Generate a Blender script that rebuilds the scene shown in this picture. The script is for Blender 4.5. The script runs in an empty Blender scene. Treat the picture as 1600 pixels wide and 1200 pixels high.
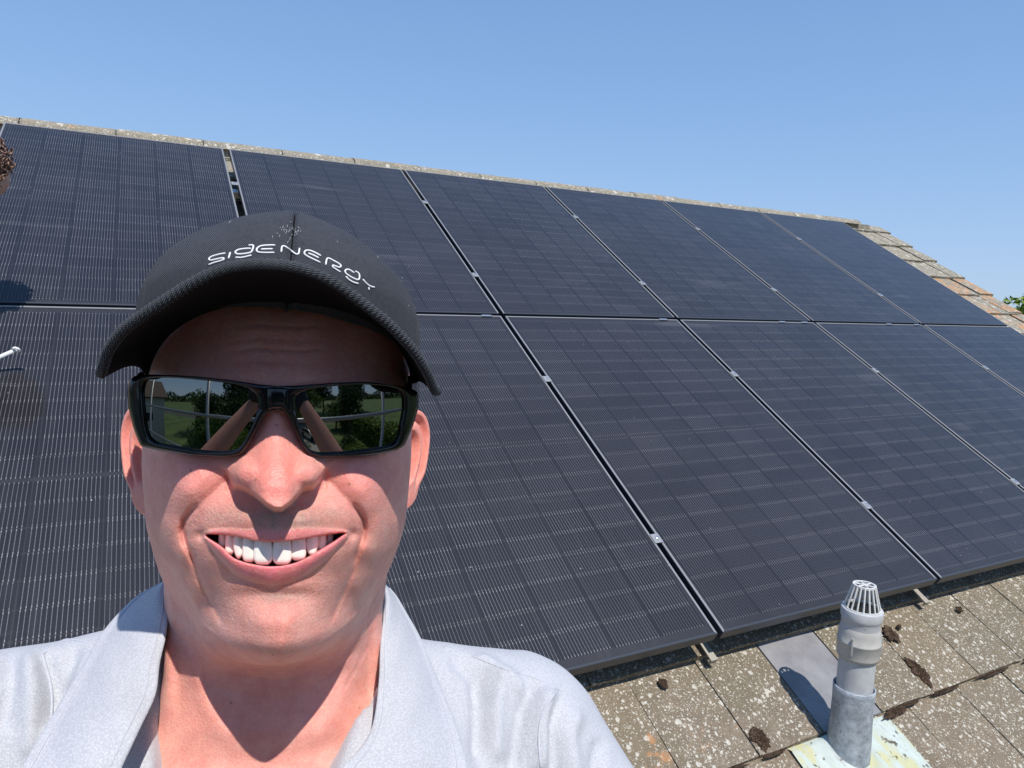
import bpy, bmesh, math, random
import numpy as np
from mathutils import Vector, Matrix, noise
from mathutils.bvhtree import BVHTree

random.seed(7); rng = np.random.default_rng(7)
S = bpy.context.scene
COL = S.collection
# ------------------------------------------------------------------ camera, world, sun
# rows: world X (along the ridge), world Y (level, up the slope), world Z in camera axes (x right, y down, z forward)
RW = np.array([[0.889626, -0.025491, 0.455979], [-0.455368, -0.125431, 0.881423], [0.034726, -0.991775, -0.123195]])
FPX = 1094.99
EYE = np.array([0.0, 0.0, 6.4])
cam_d = bpy.data.cameras.new('camera'); cam = bpy.data.objects.new('camera', cam_d); COL.objects.link(cam); S.camera = cam
cam_d.sensor_width = 36.0; cam_d.lens = FPX / 1600 * 36.0; cam_d.clip_start = 0.02; cam_d.clip_end = 3000
m = Matrix([[RW[i, 0], -RW[i, 1], -RW[i, 2], EYE[i]] for i in range(3)] + [[0, 0, 0, 1]])
cam.matrix_world = m
W = bpy.data.worlds.new('World'); S.world = W; W.use_nodes = True
wn = W.node_tree.nodes; wl = W.node_tree.links; wn.clear()
sky = wn.new('ShaderNodeTexSky'); sky.sky_type = 'NISHITA'; sky.sun_disc = False
SUN = Vector((0.0, -0.5097, 0.8604)).normalized()
sky.sun_elevation = math.asin(SUN.z); sky.sun_rotation = math.atan2(SUN.x, SUN.y)
sky.altitude = 50; sky.air_density = 1.0; sky.dust_density = 0.0; sky.ozone_density = 1.3
bg = wn.new('ShaderNodeBackground'); bg.inputs['Strength'].default_value = 0.15
wo = wn.new('ShaderNodeOutputWorld'); 
def vm(op, a, b):
    q = wn.new('ShaderNodeVectorMath'); q.operation = op; wl.new(a, q.inputs[0])
    if isinstance(b, tuple): q.inputs[1].default_value = b
    else: wl.new(b, q.inputs[1])
    return q.outputs[0]
# soft shoulder so that the bright horizon keeps its blue, as a camera's tone curve does
num = vm('MULTIPLY', sky.outputs[0], (1.12, 1.54, 2.20)); den = vm('ADD', vm('MULTIPLY', sky.outputs[0], (.345, .355, .352)), (1.0, 1.0, 1.0))
wl.new(vm('DIVIDE', num, den), bg.inputs[0]); wl.new(bg.outputs[0], wo.inputs[0])
sd = bpy.data.lights.new('sun', 'SUN'); sd.energy = 3.6; sd.angle = math.radians(0.5); sd.color = (1.0, 0.955, 0.89)
so = bpy.data.objects.new('sun', sd); COL.objects.link(so); so.rotation_euler = SUN.to_track_quat('Z', 'Y').to_euler(); so.location = (0, 0, 20)
S.view_settings.view_transform = 'Standard'; S.view_settings.look = 'None'; S.view_settings.gamma = 1.0
S.view_settings.use_curve_mapping = False; S.view_settings.exposure = 0.38
S.cycles.max_bounces = 8; S.cycles.transparent_max_bounces = 12

# ------------------------------------------------------------------ materials
class NT:
    """small helper around a node tree"""
    def __init__(s, name):
        s.m = bpy.data.materials.new(name); s.m.use_nodes = True
        s.t = s.m.node_tree; s.n = s.t.nodes; s.n.clear()
        s.out = s.n.new('ShaderNodeOutputMaterial'); s.bs = s.n.new('ShaderNodeBsdfPrincipled')
        s.t.links.new(s.bs.outputs[0], s.out.inputs[0])
    def link(s, a, b): s.t.links.new(a, b)
    def val(s, sock, v):
        if hasattr(v, 'links') or hasattr(v, 'is_linked'): s.link(v, sock)
        else: sock.default_value = v
    def coord(s, k='Object'): return s.n.new('ShaderNodeTexCoord').outputs[k]
    def mapping(s, v, scale=(1, 1, 1), rot=(0, 0, 0), loc=(0, 0, 0)):
        q = s.n.new('ShaderNodeMapping'); s.link(v, q.inputs[0]); q.inputs['Scale'].default_value = scale
        q.inputs['Rotation'].default_value = rot; s.val(q.inputs['Location'], loc); return q.outputs[0]
    def noise(s, v, scale, detail=4, rough=0.55, dist=0.0):
        q = s.n.new('ShaderNodeTexNoise'); s.link(v, q.inputs['Vector']); q.inputs['Scale'].default_value = scale
        q.inputs['Detail'].default_value = detail; q.inputs['Roughness'].default_value = rough; q.inputs['Distortion'].default_value = dist
        return q.outputs['Fac']
    def voro(s, v, scale, feat='F1', rnd=1.0, out='Distance'):
        q = s.n.new('ShaderNodeTexVoronoi'); s.link(v, q.inputs['Vector']); q.feature = feat
        q.inputs['Scale'].default_value = scale; q.inputs['Randomness'].default_value = rnd; return q.outputs[out]
    def math(s, op, a, b=None, c=None, clamp=False):
        q = s.n.new('ShaderNodeMath'); q.operation = op; q.use_clamp = clamp
        for i, v in enumerate((a, b, c)):
            if v is not None: s.val(q.inputs[i], v)
        return q.outputs[0]
    def ramp(s, f, stops, interp='LINEAR'):
        q = s.n.new('ShaderNodeValToRGB'); s.link(f, q.inputs[0]); q.color_ramp.interpolation = interp
        e = q.color_ramp.elements
        while len(e) < len(stops): e.new(0.5)
        for i, (p, c) in enumerate(stops):
            e[i].position = p; e[i].color = (c, c, c, 1) if isinstance(c, (int, float)) else (*c, 1)
        return q.outputs[0]
    def mix(s, f, a, b, kind='MIX'):
        q = s.n.new('ShaderNodeMix'); q.data_type = 'RGBA'; q.blend_type = kind
        s.val(q.inputs[0], f)
        for i, v in ((6, a), (7, b)):
            if isinstance(v, tuple): v = (*v, 1) if len(v) == 3 else v
            s.val(q.inputs[i], v)
        return q.outputs[2]
    def sep(s, v):
        q = s.n.new('ShaderNodeSeparateXYZ'); s.link(v, q.inputs[0]); return q.outputs
    def bump(s, h, strength=0.5, dist=0.01, normal=None):
        q = s.n.new('ShaderNodeBump'); s.link(h, q.inputs['Height']); q.inputs['Strength'].default_value = strength
        q.inputs['Distance'].default_value = dist
        if normal is not None: s.link(normal, q.inputs['Normal'])
        s.link(q.outputs[0], s.bs.inputs['Normal']); return q.outputs[0]
    def attr(s, name, out='Color'):
        q = s.n.new('ShaderNodeAttribute'); q.attribute_name = name; return q.outputs[out]
    def rnd(s): return s.n.new('ShaderNodeObjectInfo').outputs['Random']
    def set(s, **k):
        names = dict(color='Base Color', rough='Roughness', metal='Metallic', spec='Specular IOR Level', coat='Coat Weight', coat_rough='Coat Roughness',
                     sss='Subsurface Weight', sss_scale='Subsurface Scale', ior='IOR', sheen='Sheen Weight')
        for a, v in k.items():
            if a == 'color' and isinstance(v, tuple): v = (*v, 1)
            s.val(s.bs.inputs[names[a]], v)
        return s

def flat(name, color, rough=0.6, metal=0.0, **k): return NT(name).set(color=color, rough=rough, metal=metal, **k).m

# ------------------------------------------------------------------ mesh helpers
def mesh_of(name, V, F, mats=(), smooth=False, mi=None):
    me = bpy.data.meshes.new(name)
    V = np.asarray(V, float).reshape(-1, 3)
    me.from_pydata(V.tolist(), [], F if isinstance(F, list) else F.tolist())
    for q in mats: me.materials.append(q)
    if mi is not None: me.polygons.foreach_set('material_index', np.asarray(mi, 'i'))
    if smooth: me.polygons.foreach_set('use_smooth', [True] * len(me.polygons))
    me.update(); return me
def link(name, me, parent=None, loc=None):
    o = bpy.data.objects.new(name, me); COL.objects.link(o)
    if parent is not None: o.parent = parent
    if loc is not None: o.location = loc
    return o
def tag(o, label=None, cat=None, group=None, kind=None):
    if label: o['label'] = label
    if cat: o['category'] = cat
    if group: o['group'] = group
    if kind: o['kind'] = kind
    return o
def empty(name, loc=(0, 0, 0), label=None, cat=None, group=None):
    o = bpy.data.objects.new(name, None); COL.objects.link(o); o.location = loc; o.empty_display_size = 0.1
    return tag(o, label, cat, group)
class MB:
    def __init__(s): s.v = []; s.f = []
    def add(s, V, F):
        o = len(s.v); s.v += [tuple(map(float, p)) for p in V]; s.f += [tuple(i + o for i in q) for q in F]; return s
    def box(s, c, size, M=None, bevel=0.0):
        x, y, z = [q / 2 for q in size]
        if bevel > 0:
            bm = bmesh.new(); bmesh.ops.create_cube(bm, size=1.0)
            for v in bm.verts: v.co = Vector((v.co.x * size[0], v.co.y * size[1], v.co.z * size[2]))
            bmesh.ops.bevel(bm, geom=bm.edges[:] , offset=bevel, segments=2, affect='EDGES', profile=0.7)
            bm.verts.index_update(); V = [v.co.copy() for v in bm.verts]; F = [tuple(v.index for v in f.verts) for f in bm.faces]; bm.free()
        else:
            V = [Vector(p) for p in ((-x, -y, -z), (x, -y, -z), (x, y, -z), (-x, y, -z), (-x, -y, z), (x, -y, z), (x, y, z), (-x, y, z))]
            F = [(3, 2, 1, 0), (4, 5, 6, 7), (0, 1, 5, 4), (1, 2, 6, 5), (2, 3, 7, 6), (3, 0, 4, 7)]
        if M is not None: V = [M @ v for v in V]
        return s.add([Vector(v) + Vector(c) for v in V], F)
    def tube(s, pts, rad, n=12, cap=True):
        P = [Vector(p) for p in pts]; R = rad if hasattr(rad, '__len__') else [rad] * len(P)
        t0 = (P[1] - P[0]).normalized(); up = Vector((0, 0, 1)) if abs(t0.z) < 0.9 else Vector((1, 0, 0))
        a = t0.cross(up).normalized(); V = []
        for i, p in enumerate(P):
            t = (P[min(i + 1, len(P) - 1)] - P[max(i - 1, 0)]).normalized()
            a = (a - t * a.dot(t)).normalized(); b = t.cross(a)
            for k in range(n):
                w = 2 * math.pi * k / n; V.append(p + (a * math.cos(w) + b * math.sin(w)) * R[i])
        F = [(i * n + k, i * n + (k + 1) % n, (i + 1) * n + (k + 1) % n, (i + 1) * n + k) for i in range(len(P) - 1) for k in range(n)]
        if cap: F += [tuple(range(n))[::-1], tuple((len(P) - 1) * n + k for k in range(n))]
        return s.add(V, F)
    def lathe(s, prof, n=24, M=None):
        """prof: (radius, height) pairs"""
        V = []; F = []
        for r, h in prof:
            for k in range(n):
                w = 2 * math.pi * k / n; V.append(Vector((r * math.cos(w), r * math.sin(w), h)))
        for i in range(len(prof) - 1):
            for k in range(n): F.append((i * n + k, i * n + (k + 1) % n, (i + 1) * n + (k + 1) % n, (i + 1) * n + k))
        if M is not None: V = [M @ v for v in V]
        return s.add(V, F)
    def build(s, name, mat, parent=None, loc=None, smooth=False, origin=None):
        V = np.array(s.v)
        if origin is not None: V = V - np.array(origin); loc = origin
        return link(name, mesh_of(name, V, s.f, [mat] if not isinstance(mat, (list, tuple)) else mat, smooth), parent, loc)
def grid_faces(nr, nc, wrap=False, flip=False):
    r = np.arange(nr - 1)[:, None]; c = np.arange(nc if wrap else nc - 1)[None, :]
    c2 = (c + 1) % nc
    q = np.stack([r * nc + c, r * nc + c2, (r + 1) * nc + c2, (r + 1) * nc + c], -1).reshape(-1, 4)
    return q[:, ::-1] if flip else q
def sstep(x, a, b):
    t = np.clip((x - a) / (b - a), 0, 1); return t * t * (3 - 2 * t)
def cr(xs, ys, x):
    """smooth (pchip-like) interpolation of a table"""
    xs = np.asarray(xs, float); ys = np.asarray(ys, float); x = np.asarray(x, float)
    h = np.diff(xs); d = np.diff(ys) / h; mm = np.zeros_like(ys)
    mm[0] = d[0]; mm[-1] = d[-1]
    for i in range(1, len(xs) - 1):
        mm[i] = 0 if d[i - 1] * d[i] <= 0 else (h[i - 1] + h[i]) / (h[i - 1] / d[i] + h[i] / d[i - 1]) if False else 3 * (h[i-1] + h[i]) / ((2*h[i] + h[i-1]) / d[i-1] + (h[i] + 2*h[i-1]) / d[i])
    i = np.clip(np.searchsorted(xs, x) - 1, 0, len(xs) - 2); t = np.clip((x - xs[i]) / h[i], 0, 1)
    return (2*t**3 - 3*t**2 + 1) * ys[i] + (t**3 - 2*t**2 + t) * h[i] * mm[i] + (-2*t**3 + 3*t**2) * ys[i+1] + (t**3 - t**2) * h[i] * mm[i+1]
def catmull(P, n):
    """resample an open polyline through P as a smooth curve, n points evenly by chord"""
    P = np.asarray(P, float); d = np.r_[0, np.cumsum(np.linalg.norm(np.diff(P, axis=0), axis=1))]
    Q = np.vstack([2 * P[0] - P[1], P, 2 * P[-1] - P[-2]])
    s = np.linspace(0, d[-1], n); i = np.clip(np.searchsorted(d, s, side='right') - 1, 0, len(P) - 2)
    t = ((s - d[i]) / (d[i + 1] - d[i]))[:, None]
    a, b, c, e = Q[i], Q[i + 1], Q[i + 2], Q[i + 3]
    return 0.5 * ((2 * b) + (-a + c) * t + (2*a - 5*b + 4*c - e) * t**2 + (-a + 3*b - 3*c + e) * t**3)

# roof frame: u along the ridge, v down the slope, n out of the slope; (0,0,0) = top left corner of the panel field
TH = math.radians(30)
RO = RW @ np.array([-2.587565, -1.341749, 3.594116]) + EYE
RU = np.array([1.0, 0, 0]); RV = np.array([0, -math.cos(TH), -math.sin(TH)]); RN = np.array([0, -math.sin(TH), math.cos(TH)])
ROOF_M = Matrix([[RU[i], -RV[i], RN[i], RO[i]] for i in range(3)] + [[0, 0, 0, 1]])   # local x=u, y=-v, z=n
def rp(u, v, n=0.0): return RO + RU * u + RV * v + RN * n
# world point seen at photo pixel (1600x1200) at a given depth: only used to place real things at their real distance
def at_px(px, py, depth): return RW @ (np.array([(px - 800) / FPX, (py - 600) / FPX, 1.0]) * depth) + EYE
def on_roof(px, py, n):
    d = RW @ np.array([(px - 800) / FPX, (py - 600) / FPX, 1.0]); k = ((RO + RN * n - EYE) @ RN) / (d @ RN)
    return EYE + d * k
# ------------------------------------------------------------------ materials of the roof
def tile_material(name, base, grass=False, lichen=0.5):
    t = NT(name); r = t.rnd()
    geo = t.n.new('ShaderNodeNewGeometry').outputs['Position']
    big = t.noise(geo, 3.0, 5, 0.6); mid = t.noise(geo, 22, 6, 0.65); fine = t.noise(geo, 260, 4, 0.7)
    c = t.mix(t.ramp(mid, [(0.3, 0.0), (0.7, 1.0)]), tuple(x * 0.72 for x in base), tuple(x * 1.18 for x in base))
    c = t.mix(t.ramp(big, [(0.4, 0.0), (0.65, 0.7)]), c, (base[0] * 0.75, base[1] * 0.8, base[2] * 0.72))
    c = t.mix(t.math('MULTIPLY', r, 0.35), c, (base[0] * 1.25, base[1] * 1.15, base[2] * 1.0))
    c = t.mix(t.ramp(fine, [(0.35, 0.55), (0.5, 0.0)]), c, (0.05, 0.045, 0.035))
    # pale lichen spots in two sizes, orange lichen in a few patches
    wv = t.n.new('ShaderNodeVectorMath'); wv.operation = 'ADD'; q = t.n.new('ShaderNodeTexNoise'); t.link(geo, q.inputs['Vector']); q.inputs['Scale'].default_value = 90
    sc = t.n.new('ShaderNodeVectorMath'); sc.operation = 'SCALE'; t.link(q.outputs['Color'], sc.inputs[0]); sc.inputs['Scale'].default_value = 0.011
    t.link(geo, wv.inputs[0]); t.link(sc.outputs[0], wv.inputs[1]); g2 = wv.outputs[0]
    for scale, thr, amt, off in ((60, 0.30, 0.62, 0), (120, 0.34, 0.6, 3), (220, 0.36, 0.5, 5), (27, 0.17, 0.62, 7), (17, .12 if lichen < .6 else .3, .6, 11)):
        mp = t.mapping(g2, loc=(off, off, off))
        vd = t.voro(mp, scale); rc = t.sep(t.voro(mp, scale, out='Color'))[0]
        spot = t.ramp(t.math('SUBTRACT', vd, t.math('MULTIPLY', rc, thr)), [(0.02, 1.0), (0.07, 0.0)])
        dn = t.ramp(t.noise(g2, 6.5, 3), [(.3, 1.0 - lichen * .45), (.7, 1.0 - lichen * 1.35)]); keep = t.math('GREATER_THAN', rc, dn)
        c = t.mix(t.math('MULTIPLY', t.math('MULTIPLY', spot, keep), amt + 0.2, clamp=True), c, (0.56, 0.53, 0.46))
    on = t.noise(geo, 7, 3, 0.5); om = t.math('MULTIPLY', t.ramp(on, [(0.66, 0.0), (0.74, .75)]), t.ramp(mid, [(0.45, 0.0), (0.55, 1.0)]))
    c = t.mix(om, c, (0.52, 0.24, 0.09))
    t.set(color=c, rough=0.95, spec=0.2)
    h = t.math('ADD', t.math('MULTIPLY', fine, 0.5), mid); t.bump(h, 0.9, 0.004); return t.m
M_TILE = tile_material('concrete tile', (0.225, 0.183, 0.136), lichen=.36)
M_RIDGE = tile_material('lichen covered tile', (0.27, 0.24, 0.19), lichen=0.8)
def orange_tile():
    m = M_RIDGE.copy(); m.name = 'orange lichen tile'
    for n in m.node_tree.nodes:
        if n.type == 'VALTORGB' and abs(n.color_ramp.elements[0].position - 0.66) < 1e-3: n.color_ramp.elements[0].position = 0.4; n.color_ramp.elements[1].position = 0.55
    return m
M_ORANGE = orange_tile()
M_UNDER = flat('roof underlay', (0.03, 0.028, 0.025), 0.95)
def slate_mat():
    t = NT('smooth grey slip tile'); g = t.coord()
    c = t.mix(t.ramp(t.noise(g, 9, 4), [(0.35, 0.0), (0.7, 1.0)]), (0.20, 0.195, 0.205), (0.30, 0.295, 0.30))
    c = t.mix(t.ramp(t.noise(g, 120, 3), [(0.62, 0.0), (0.7, 0.6)]), c, (0.12, 0.1, 0.08))
    t.set(color=c, rough=0.45, spec=0.4); t.bump(t.noise(g, 60, 3), 0.15, 0.002); return t.m
def lead_mat():
    t = NT('weathered lead flashing'); g = t.coord()
    st = t.noise(t.mapping(g, (14, 5, 14), (0, 0, 0.25)), 1.0, 4, 0.6)
    c = t.ramp(st, [(0.3, (0.30, 0.29, 0.31)), (0.42, (0.50, 0.56, 0.52)), (0.5, (0.45, 0.50, 0.45)), (0.6, (0.50, 0.48, 0.25)), (0.72, (0.40, 0.44, 0.47))])
    c = t.mix(t.ramp(t.noise(g, 45, 5), [(0.62, 0.0), (0.68, 0.9)]), c, (0.07, 0.045, 0.025))
    t.set(color=c, rough=0.6, spec=0.4); t.bump(t.noise(g, 50, 4), 0.35, 0.003); return t.m
def metal_sleeve():
    t = NT('oxidised lead sleeve'); g = t.coord()
    n1 = t.noise(g, 35, 6, 0.7)
    c = t.ramp(n1, [(0.3, (0.22, 0.24, 0.265)), (0.5, (0.36, 0.40, 0.44)), (0.7, (0.52, 0.57, 0.62))])
    c = t.mix(t.ramp(t.noise(g, 160, 3), [(0.62, 0.0), (0.7, 0.8)]), c, (0.10, 0.08, 0.06))
    t.set(color=c, rough=0.55, metal=0.25, spec=0.5); t.bump(n1, 0.5, 0.004); return t.m
def plastic(name, col):
    t = NT(name); g = t.coord(); n1 = t.noise(g, 25, 5)
    c = t.mix(t.ramp(n1, [(0.4, 0.0), (0.75, 0.6)]), col, tuple(x * 0.68 for x in col))
    c = t.mix(t.ramp(t.noise(g, 200, 3), [(0.66, 0.0), (0.72, 0.7)]), c, (0.12, 0.10, 0.08))
    t.set(color=c, rough=0.5, spec=0.4); t.bump(t.noise(g, 90, 3), 0.1, 0.002); return t.m
M_MOSS = NT('dry brown moss'); _g = M_MOSS.coord(); _n = M_MOSS.noise(_g, 180, 5)
M_MOSS.set(color=M_MOSS.ramp(_n, [(0.3, (0.035, 0.02, 0.012)), (0.7, (0.15, 0.095, 0.06))]), rough=1.0); M_MOSS.bump(_n, 1.0, 0.006); M_MOSS = M_MOSS.m
M_ALU = NT('aluminium').set(color=(0.62, 0.63, 0.65), rough=0.35, metal=0.85).m
M_RENDER = NT('pale wall render'); _n = M_RENDER.noise(M_RENDER.coord(), 30, 5)
M_RENDER.set(color=M_RENDER.ramp(_n, [(0.3, (0.55, 0.52, 0.46)), (0.7, (0.68, 0.65, 0.58))]), rough=0.9); M_RENDER.bump(_n, 0.3, 0.005); M_RENDER = M_RENDER.m
M_DECKWOOD = NT('scaffold board'); _g = M_DECKWOOD.coord(); _n = M_DECKWOOD.noise(M_DECKWOOD.mapping(_g, (3, 60, 60)), 1.0, 5)
M_DECKWOOD.set(color=M_DECKWOOD.ramp(_n, [(0.3, (0.20, 0.14, 0.09)), (0.7, (0.38, 0.29, 0.19))]), rough=0.9); M_DECKWOOD.bump(_n, 0.5, 0.004); M_DECKWOOD = M_DECKWOOD.m
M_GALV = NT('galvanised tube'); _n = M_GALV.noise(M_GALV.coord(), 40, 4)
M_GALV.set(color=M_GALV.ramp(_n, [(0.3, (0.33, 0.33, 0.34)), (0.7, (0.50, 0.50, 0.50))]), rough=0.45, metal=0.7); M_GALV = M_GALV.m
M_BLACKPVC = flat('black plastic gutter', (0.02, 0.02, 0.022), 0.35)

# ------------------------------------------------------------------ the house below and its roof
TN = -0.13            # outer face of the tiles, below the panel faces
GA = 0.31             # gauge of the tile courses
TWD = 0.26            # tile width
UL, UR = -3.2, 7.33   # roof ends
house = empty('house', tuple(rp(2, 4.6)[:2]) + (0.0,), 'rendered house whose tiled roof carries the solar panels', 'house')
HL = np.array(house.location)
def hb(mb, name, mat, parent=house, smooth=False): 
    return mb.build(name, mat, parent, loc=tuple(-HL), smooth=smooth)
roof_local = Matrix.Translation(Vector(-HL)) @ ROOF_M
roof = link('roof', mesh_of('roof', [(UL + .02, 0.36, TN - .05), (UR - .06, 0.36, TN - .05), (UR - .06, -4.50, TN - .05), (UL + .02, -4.50, TN - .05),
     (UL + .02, 0.28, TN - .2), (UR - .06, 0.28, TN - .2), (UR - .06, -4.50, TN - .2), (UL + .02, -4.50, TN - .2)],
     [(0, 3, 2, 1), (4, 5, 6, 7), (0, 1, 5, 4), (1, 2, 6, 5), (2, 3, 7, 6), (3, 0, 4, 7)], [M_UNDER]), house)
roof.matrix_parent_inverse = Matrix.Identity(4); roof.matrix_basis = roof_local
roof['kind'] = 'structure' if False else 'part'; del roof['kind']
def tile_mesh(w, l, seed, mat, th=0.019):
    """flat interlocking tile, slightly cambered, with a worn lower edge; local x width, y up the slope, z out"""
    r = random.Random(seed); nx, ny = 5, 3; V = []; F = []
    for s in (0, 1):
        for j in range(ny + 1):
            for i in range(nx + 1):
                x = (i / nx - .5) * w; y = j / ny * l
                if j == 0: y += r.uniform(-.0022, .0022)
                if i in (0, nx): x += r.uniform(-.0012, .0012)
                z = -0.0016 * (2 * i / nx - 1) ** 2 - (0.0018 if j == 0 else 0) - (0.0012 if i in (0, nx) else 0)
                V.append((x, y, z if s == 0 else z - th))
    n = (nx + 1) * (ny + 1)
    for j in range(ny):
        for i in range(nx):
            a = j * (nx + 1) + i; F.append((a, a + 1, a + nx + 2, a + nx + 1))
    for i in range(nx): F.append((i + 1, i, i + n, i + 1 + n))
    for j in range(ny):
        a = j * (nx + 1); F.append((a, a + nx + 1, a + nx + 1 + n, a + n)); b = a + nx; F.append((b + nx + 1, b, b + n, b + nx + 1 + n))
    return mesh_of('roof_tile', V, F, [mat])
tiles_a = [tile_mesh(TWD - .004, 0.37, k, M_TILE) for k in range(6)]
tiles_b = [tile_mesh(TWD - .004, 0.37, 20 + k, M_RIDGE) for k in range(4)]
tiles_c = [tile_mesh(TWD - .004, 0.37, 40 + k, M_ORANGE) for k in range(3)]
tiles_s = [tile_mesh(TWD - .004, 0.15, 50 + k, M_RIDGE) for k in range(3)]
ROWS = [3.83 - GA * k for k in range(14)] + [3.83 + GA, 3.83 + 2 * GA]      # v of each course's lower edge
TILT = math.asin(0.020 / GA)
def put_tile(me, u, v, rnd, parent=roof, dn=0.0):
    o = link('roof_tile', me, parent)
    o.matrix_basis = Matrix.Translation((u, -v, TN + dn + rnd.uniform(-.0015, .0015))) @ Matrix.Rotation(-TILT + rnd.uniform(-.004, .004), 4, 'X') @ Matrix.Rotation(rnd.uniform(-.005, .005), 4, 'Z') @ Matrix.Rotation(rnd.uniform(-.004, .004), 4, 'Y')
    return o
R1 = random.Random(5)
U0 = 1.835
SLIP = None
for v in ROWS:
    k = round((3.83 - v) / GA); off = 0.0 if k % 2 == 0 else TWD / 2
    us = np.arange(-60, 60) * TWD + U0 + off + TWD / 2
    for u in us:
        if u < UL + .1 or u > UR - TWD * .45: continue
        # only the courses and strips that are not buried under the panels
        lower = v > 3.4 and 0.2 < u
        right = u > 5.9
        left = u < 0.25 and v < 1.2
        top = v < 0.35
        gap0 = 0.9 < u < 1.25 and v < 1.2
        if not (lower or right or left or top or gap0): continue
        if abs(k) == 0 and abs(u - 2.476) < .05:
            sm = tile_mesh(TWD - .006, 0.37, 77, slate_mat(), 0.006); SLIP = put_tile(sm, u, v, R1, dn=-.002); SLIP.name = 'slip_tile'; SLIP['label'] = 'smooth plain grey replacement tile'; continue
        if k == -1 and abs(u - 2.355) < .05: continue
        hot = v > 0.9 and u > 6.3
        me = R1.choice(tiles_c if (hot and R1.random() < .7) else tiles_b if (v < 0.4 or u > 6.2 or u < 0.2) else tiles_a)
        if v < -.1: me = R1.choice(tiles_s)
        put_tile(me, u, v, R1)
# the part of the slope left of the panel field, joined into one piece
V_, F_ = [], []
tm0 = tiles_a[0]; tv = [v.co.copy() for v in tm0.vertices]; tf_ = [tuple(p.vertices) for p in tm0.polygons]
for v in ROWS[:-1]:
    if not (.9 < v < 4.5): continue
    k = round((3.83 - v) / GA); off = 0.0 if k % 2 == 0 else TWD / 2
    for u in np.arange(-60, 60) * TWD + U0 + off + TWD / 2:
        if u < UL + .1 or u > .25 or (v < 1.2): continue
        if v > 3.4 and u > .2: continue
        Mx = Matrix.Translation((u, -v, TN)) @ Matrix.Rotation(-TILT + R1.uniform(-.004, .004), 4, 'X'); o0 = len(V_)
        V_ += [tuple(Mx @ p) for p in tv]; F_ += [tuple(i + o0 for i in f) for f in tf_]
tag(link('roof_tile', mesh_of('roof_tile', V_, F_, [M_TILE]), roof), kind='stuff')
# verge: half tiles proud at the right end, stepping down the gable
vm = [tile_mesh(TWD * .8, 0.38, 60 + k, (M_RIDGE, M_ORANGE)[k > 2], 0.03) for k in range(5)]
for v in ROWS:
    if v < -.1:
        o = put_tile(tiles_s[0], UR - .07, v + .005, R1, dn=.006); o.name = 'verge_tile'; continue
    o = put_tile(vm[(3 + R1.randrange(2)) if v > .9 else R1.randrange(3)], UR - .06 + R1.uniform(-.022, .022), v - .01 + R1.uniform(-.012, .012), R1, dn=.006); o.name = 'verge_tile'
# ridge tiles: half rounds end to end
def ridge_mesh(seed):
    r = random.Random(seed); n = 9; V = []; F = []; L = .455
    for j, x in enumerate((0, .02, L * .5, L - .02, L)):
        rr = .118 + r.uniform(-.002, .002)
        for k in range(n):
            a = math.pi * (k / (n - 1)) ; V.append((x, math.cos(a) * rr * 1.15, math.sin(a) * rr * .50 + r.uniform(-.0015, .0015)))
    for j in range(4):
        for k in range(n - 1): a = j * n + k; F.append((a, a + 1, a + n + 1, a + n))
    F.append(tuple(range(n))); F.append(tuple(4 * n + k for k in range(n))[::-1])
    m = mesh_of('ridge_tile', V, F, [M_RIDGE]); m.polygons.foreach_set('use_smooth', [True] * len(m.polygons)); return m
rms = [ridge_mesh(90 + k) for k in range(4)]
ridge_c = rp(0, -0.335, TN - .022)
x = UL
while x < UR - .66:
    o = link('ridge_tile', R1.choice(rms), house); p = np.array([RO[0] + x, ridge_c[1], ridge_c[2] + R1.uniform(-.003, .003)]) - HL
    o.location = p; o.rotation_euler = (R1.uniform(-.01, .01), R1.uniform(-.006, .006), R1.uniform(-.004, .004)); x += .46
mb = MB(); mb.box((RO[0] + (UL + UR) / 2 - HL[0], ridge_c[1] - HL[1], ridge_c[2] - .035 - HL[2]), (UR - UL - .5, .215, .085)); mb.build('ridge_mortar', M_RIDGE, house)
# back slope, walls, gutter
ry, rz = ridge_c[1], ridge_c[2]; ey_, ez_ = rp(0, 4.50, TN)[1:]
X0, X1 = RO[0] + UL, RO[0] + UR
depth_b = ry - ey_
mb = MB(); mb.add([(X0, ry, rz), (X1, ry, rz), (X1, ry + depth_b, ez_), (X0, ry + depth_b, ez_), (X0, ry, rz - .12), (X1, ry, rz - .12), (X1, ry + depth_b, ez_ - .12), (X0, ry + depth_b, ez_ - .12)],
    [(0, 1, 2, 3), (7, 6, 5, 4), (1, 0, 4, 5), (2, 1, 5, 6), (3, 2, 6, 7), (0, 3, 7, 4)]); hb(mb, 'back_slope', M_TILE)
wy0, wy1 = ey_ + .35, ry + depth_b - .35; wx0, wx1 = X0 + .08, X1 - .12; wz = ez_ - .05
mb = MB(); mb.add([(wx0, wy0, 0), (wx1, wy0, 0), (wx1, wy0, wz + .1), (wx1, ry, rz - .22), (wx1, wy1, wz + .1), (wx1, wy1, 0), (wx0, wy1, 0), (wx0, wy0, wz + .1), (wx0, ry, rz - .22), (wx0, wy1, wz + .1)],
    [(0, 1, 2, 7), (1, 5, 4, 3, 2), (5, 6, 9, 4), (6, 0, 7, 8, 9)]); hb(mb, 'wall', M_RENDER)
mb = MB()
n = 8; prof = [(math.cos(math.pi + math.pi * k / n) * .055, math.sin(math.pi + math.pi * k / n) * .055) for k in range(n + 1)]
prof += [(p[0] * .93, p[1] * .93 + .002) for p in prof[::-1]]
V = [(xx, ey_ - .03 + a, ez_ - .03 + b) for xx in (X0, X1) for a, b in prof]; k = len(prof)
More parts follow.
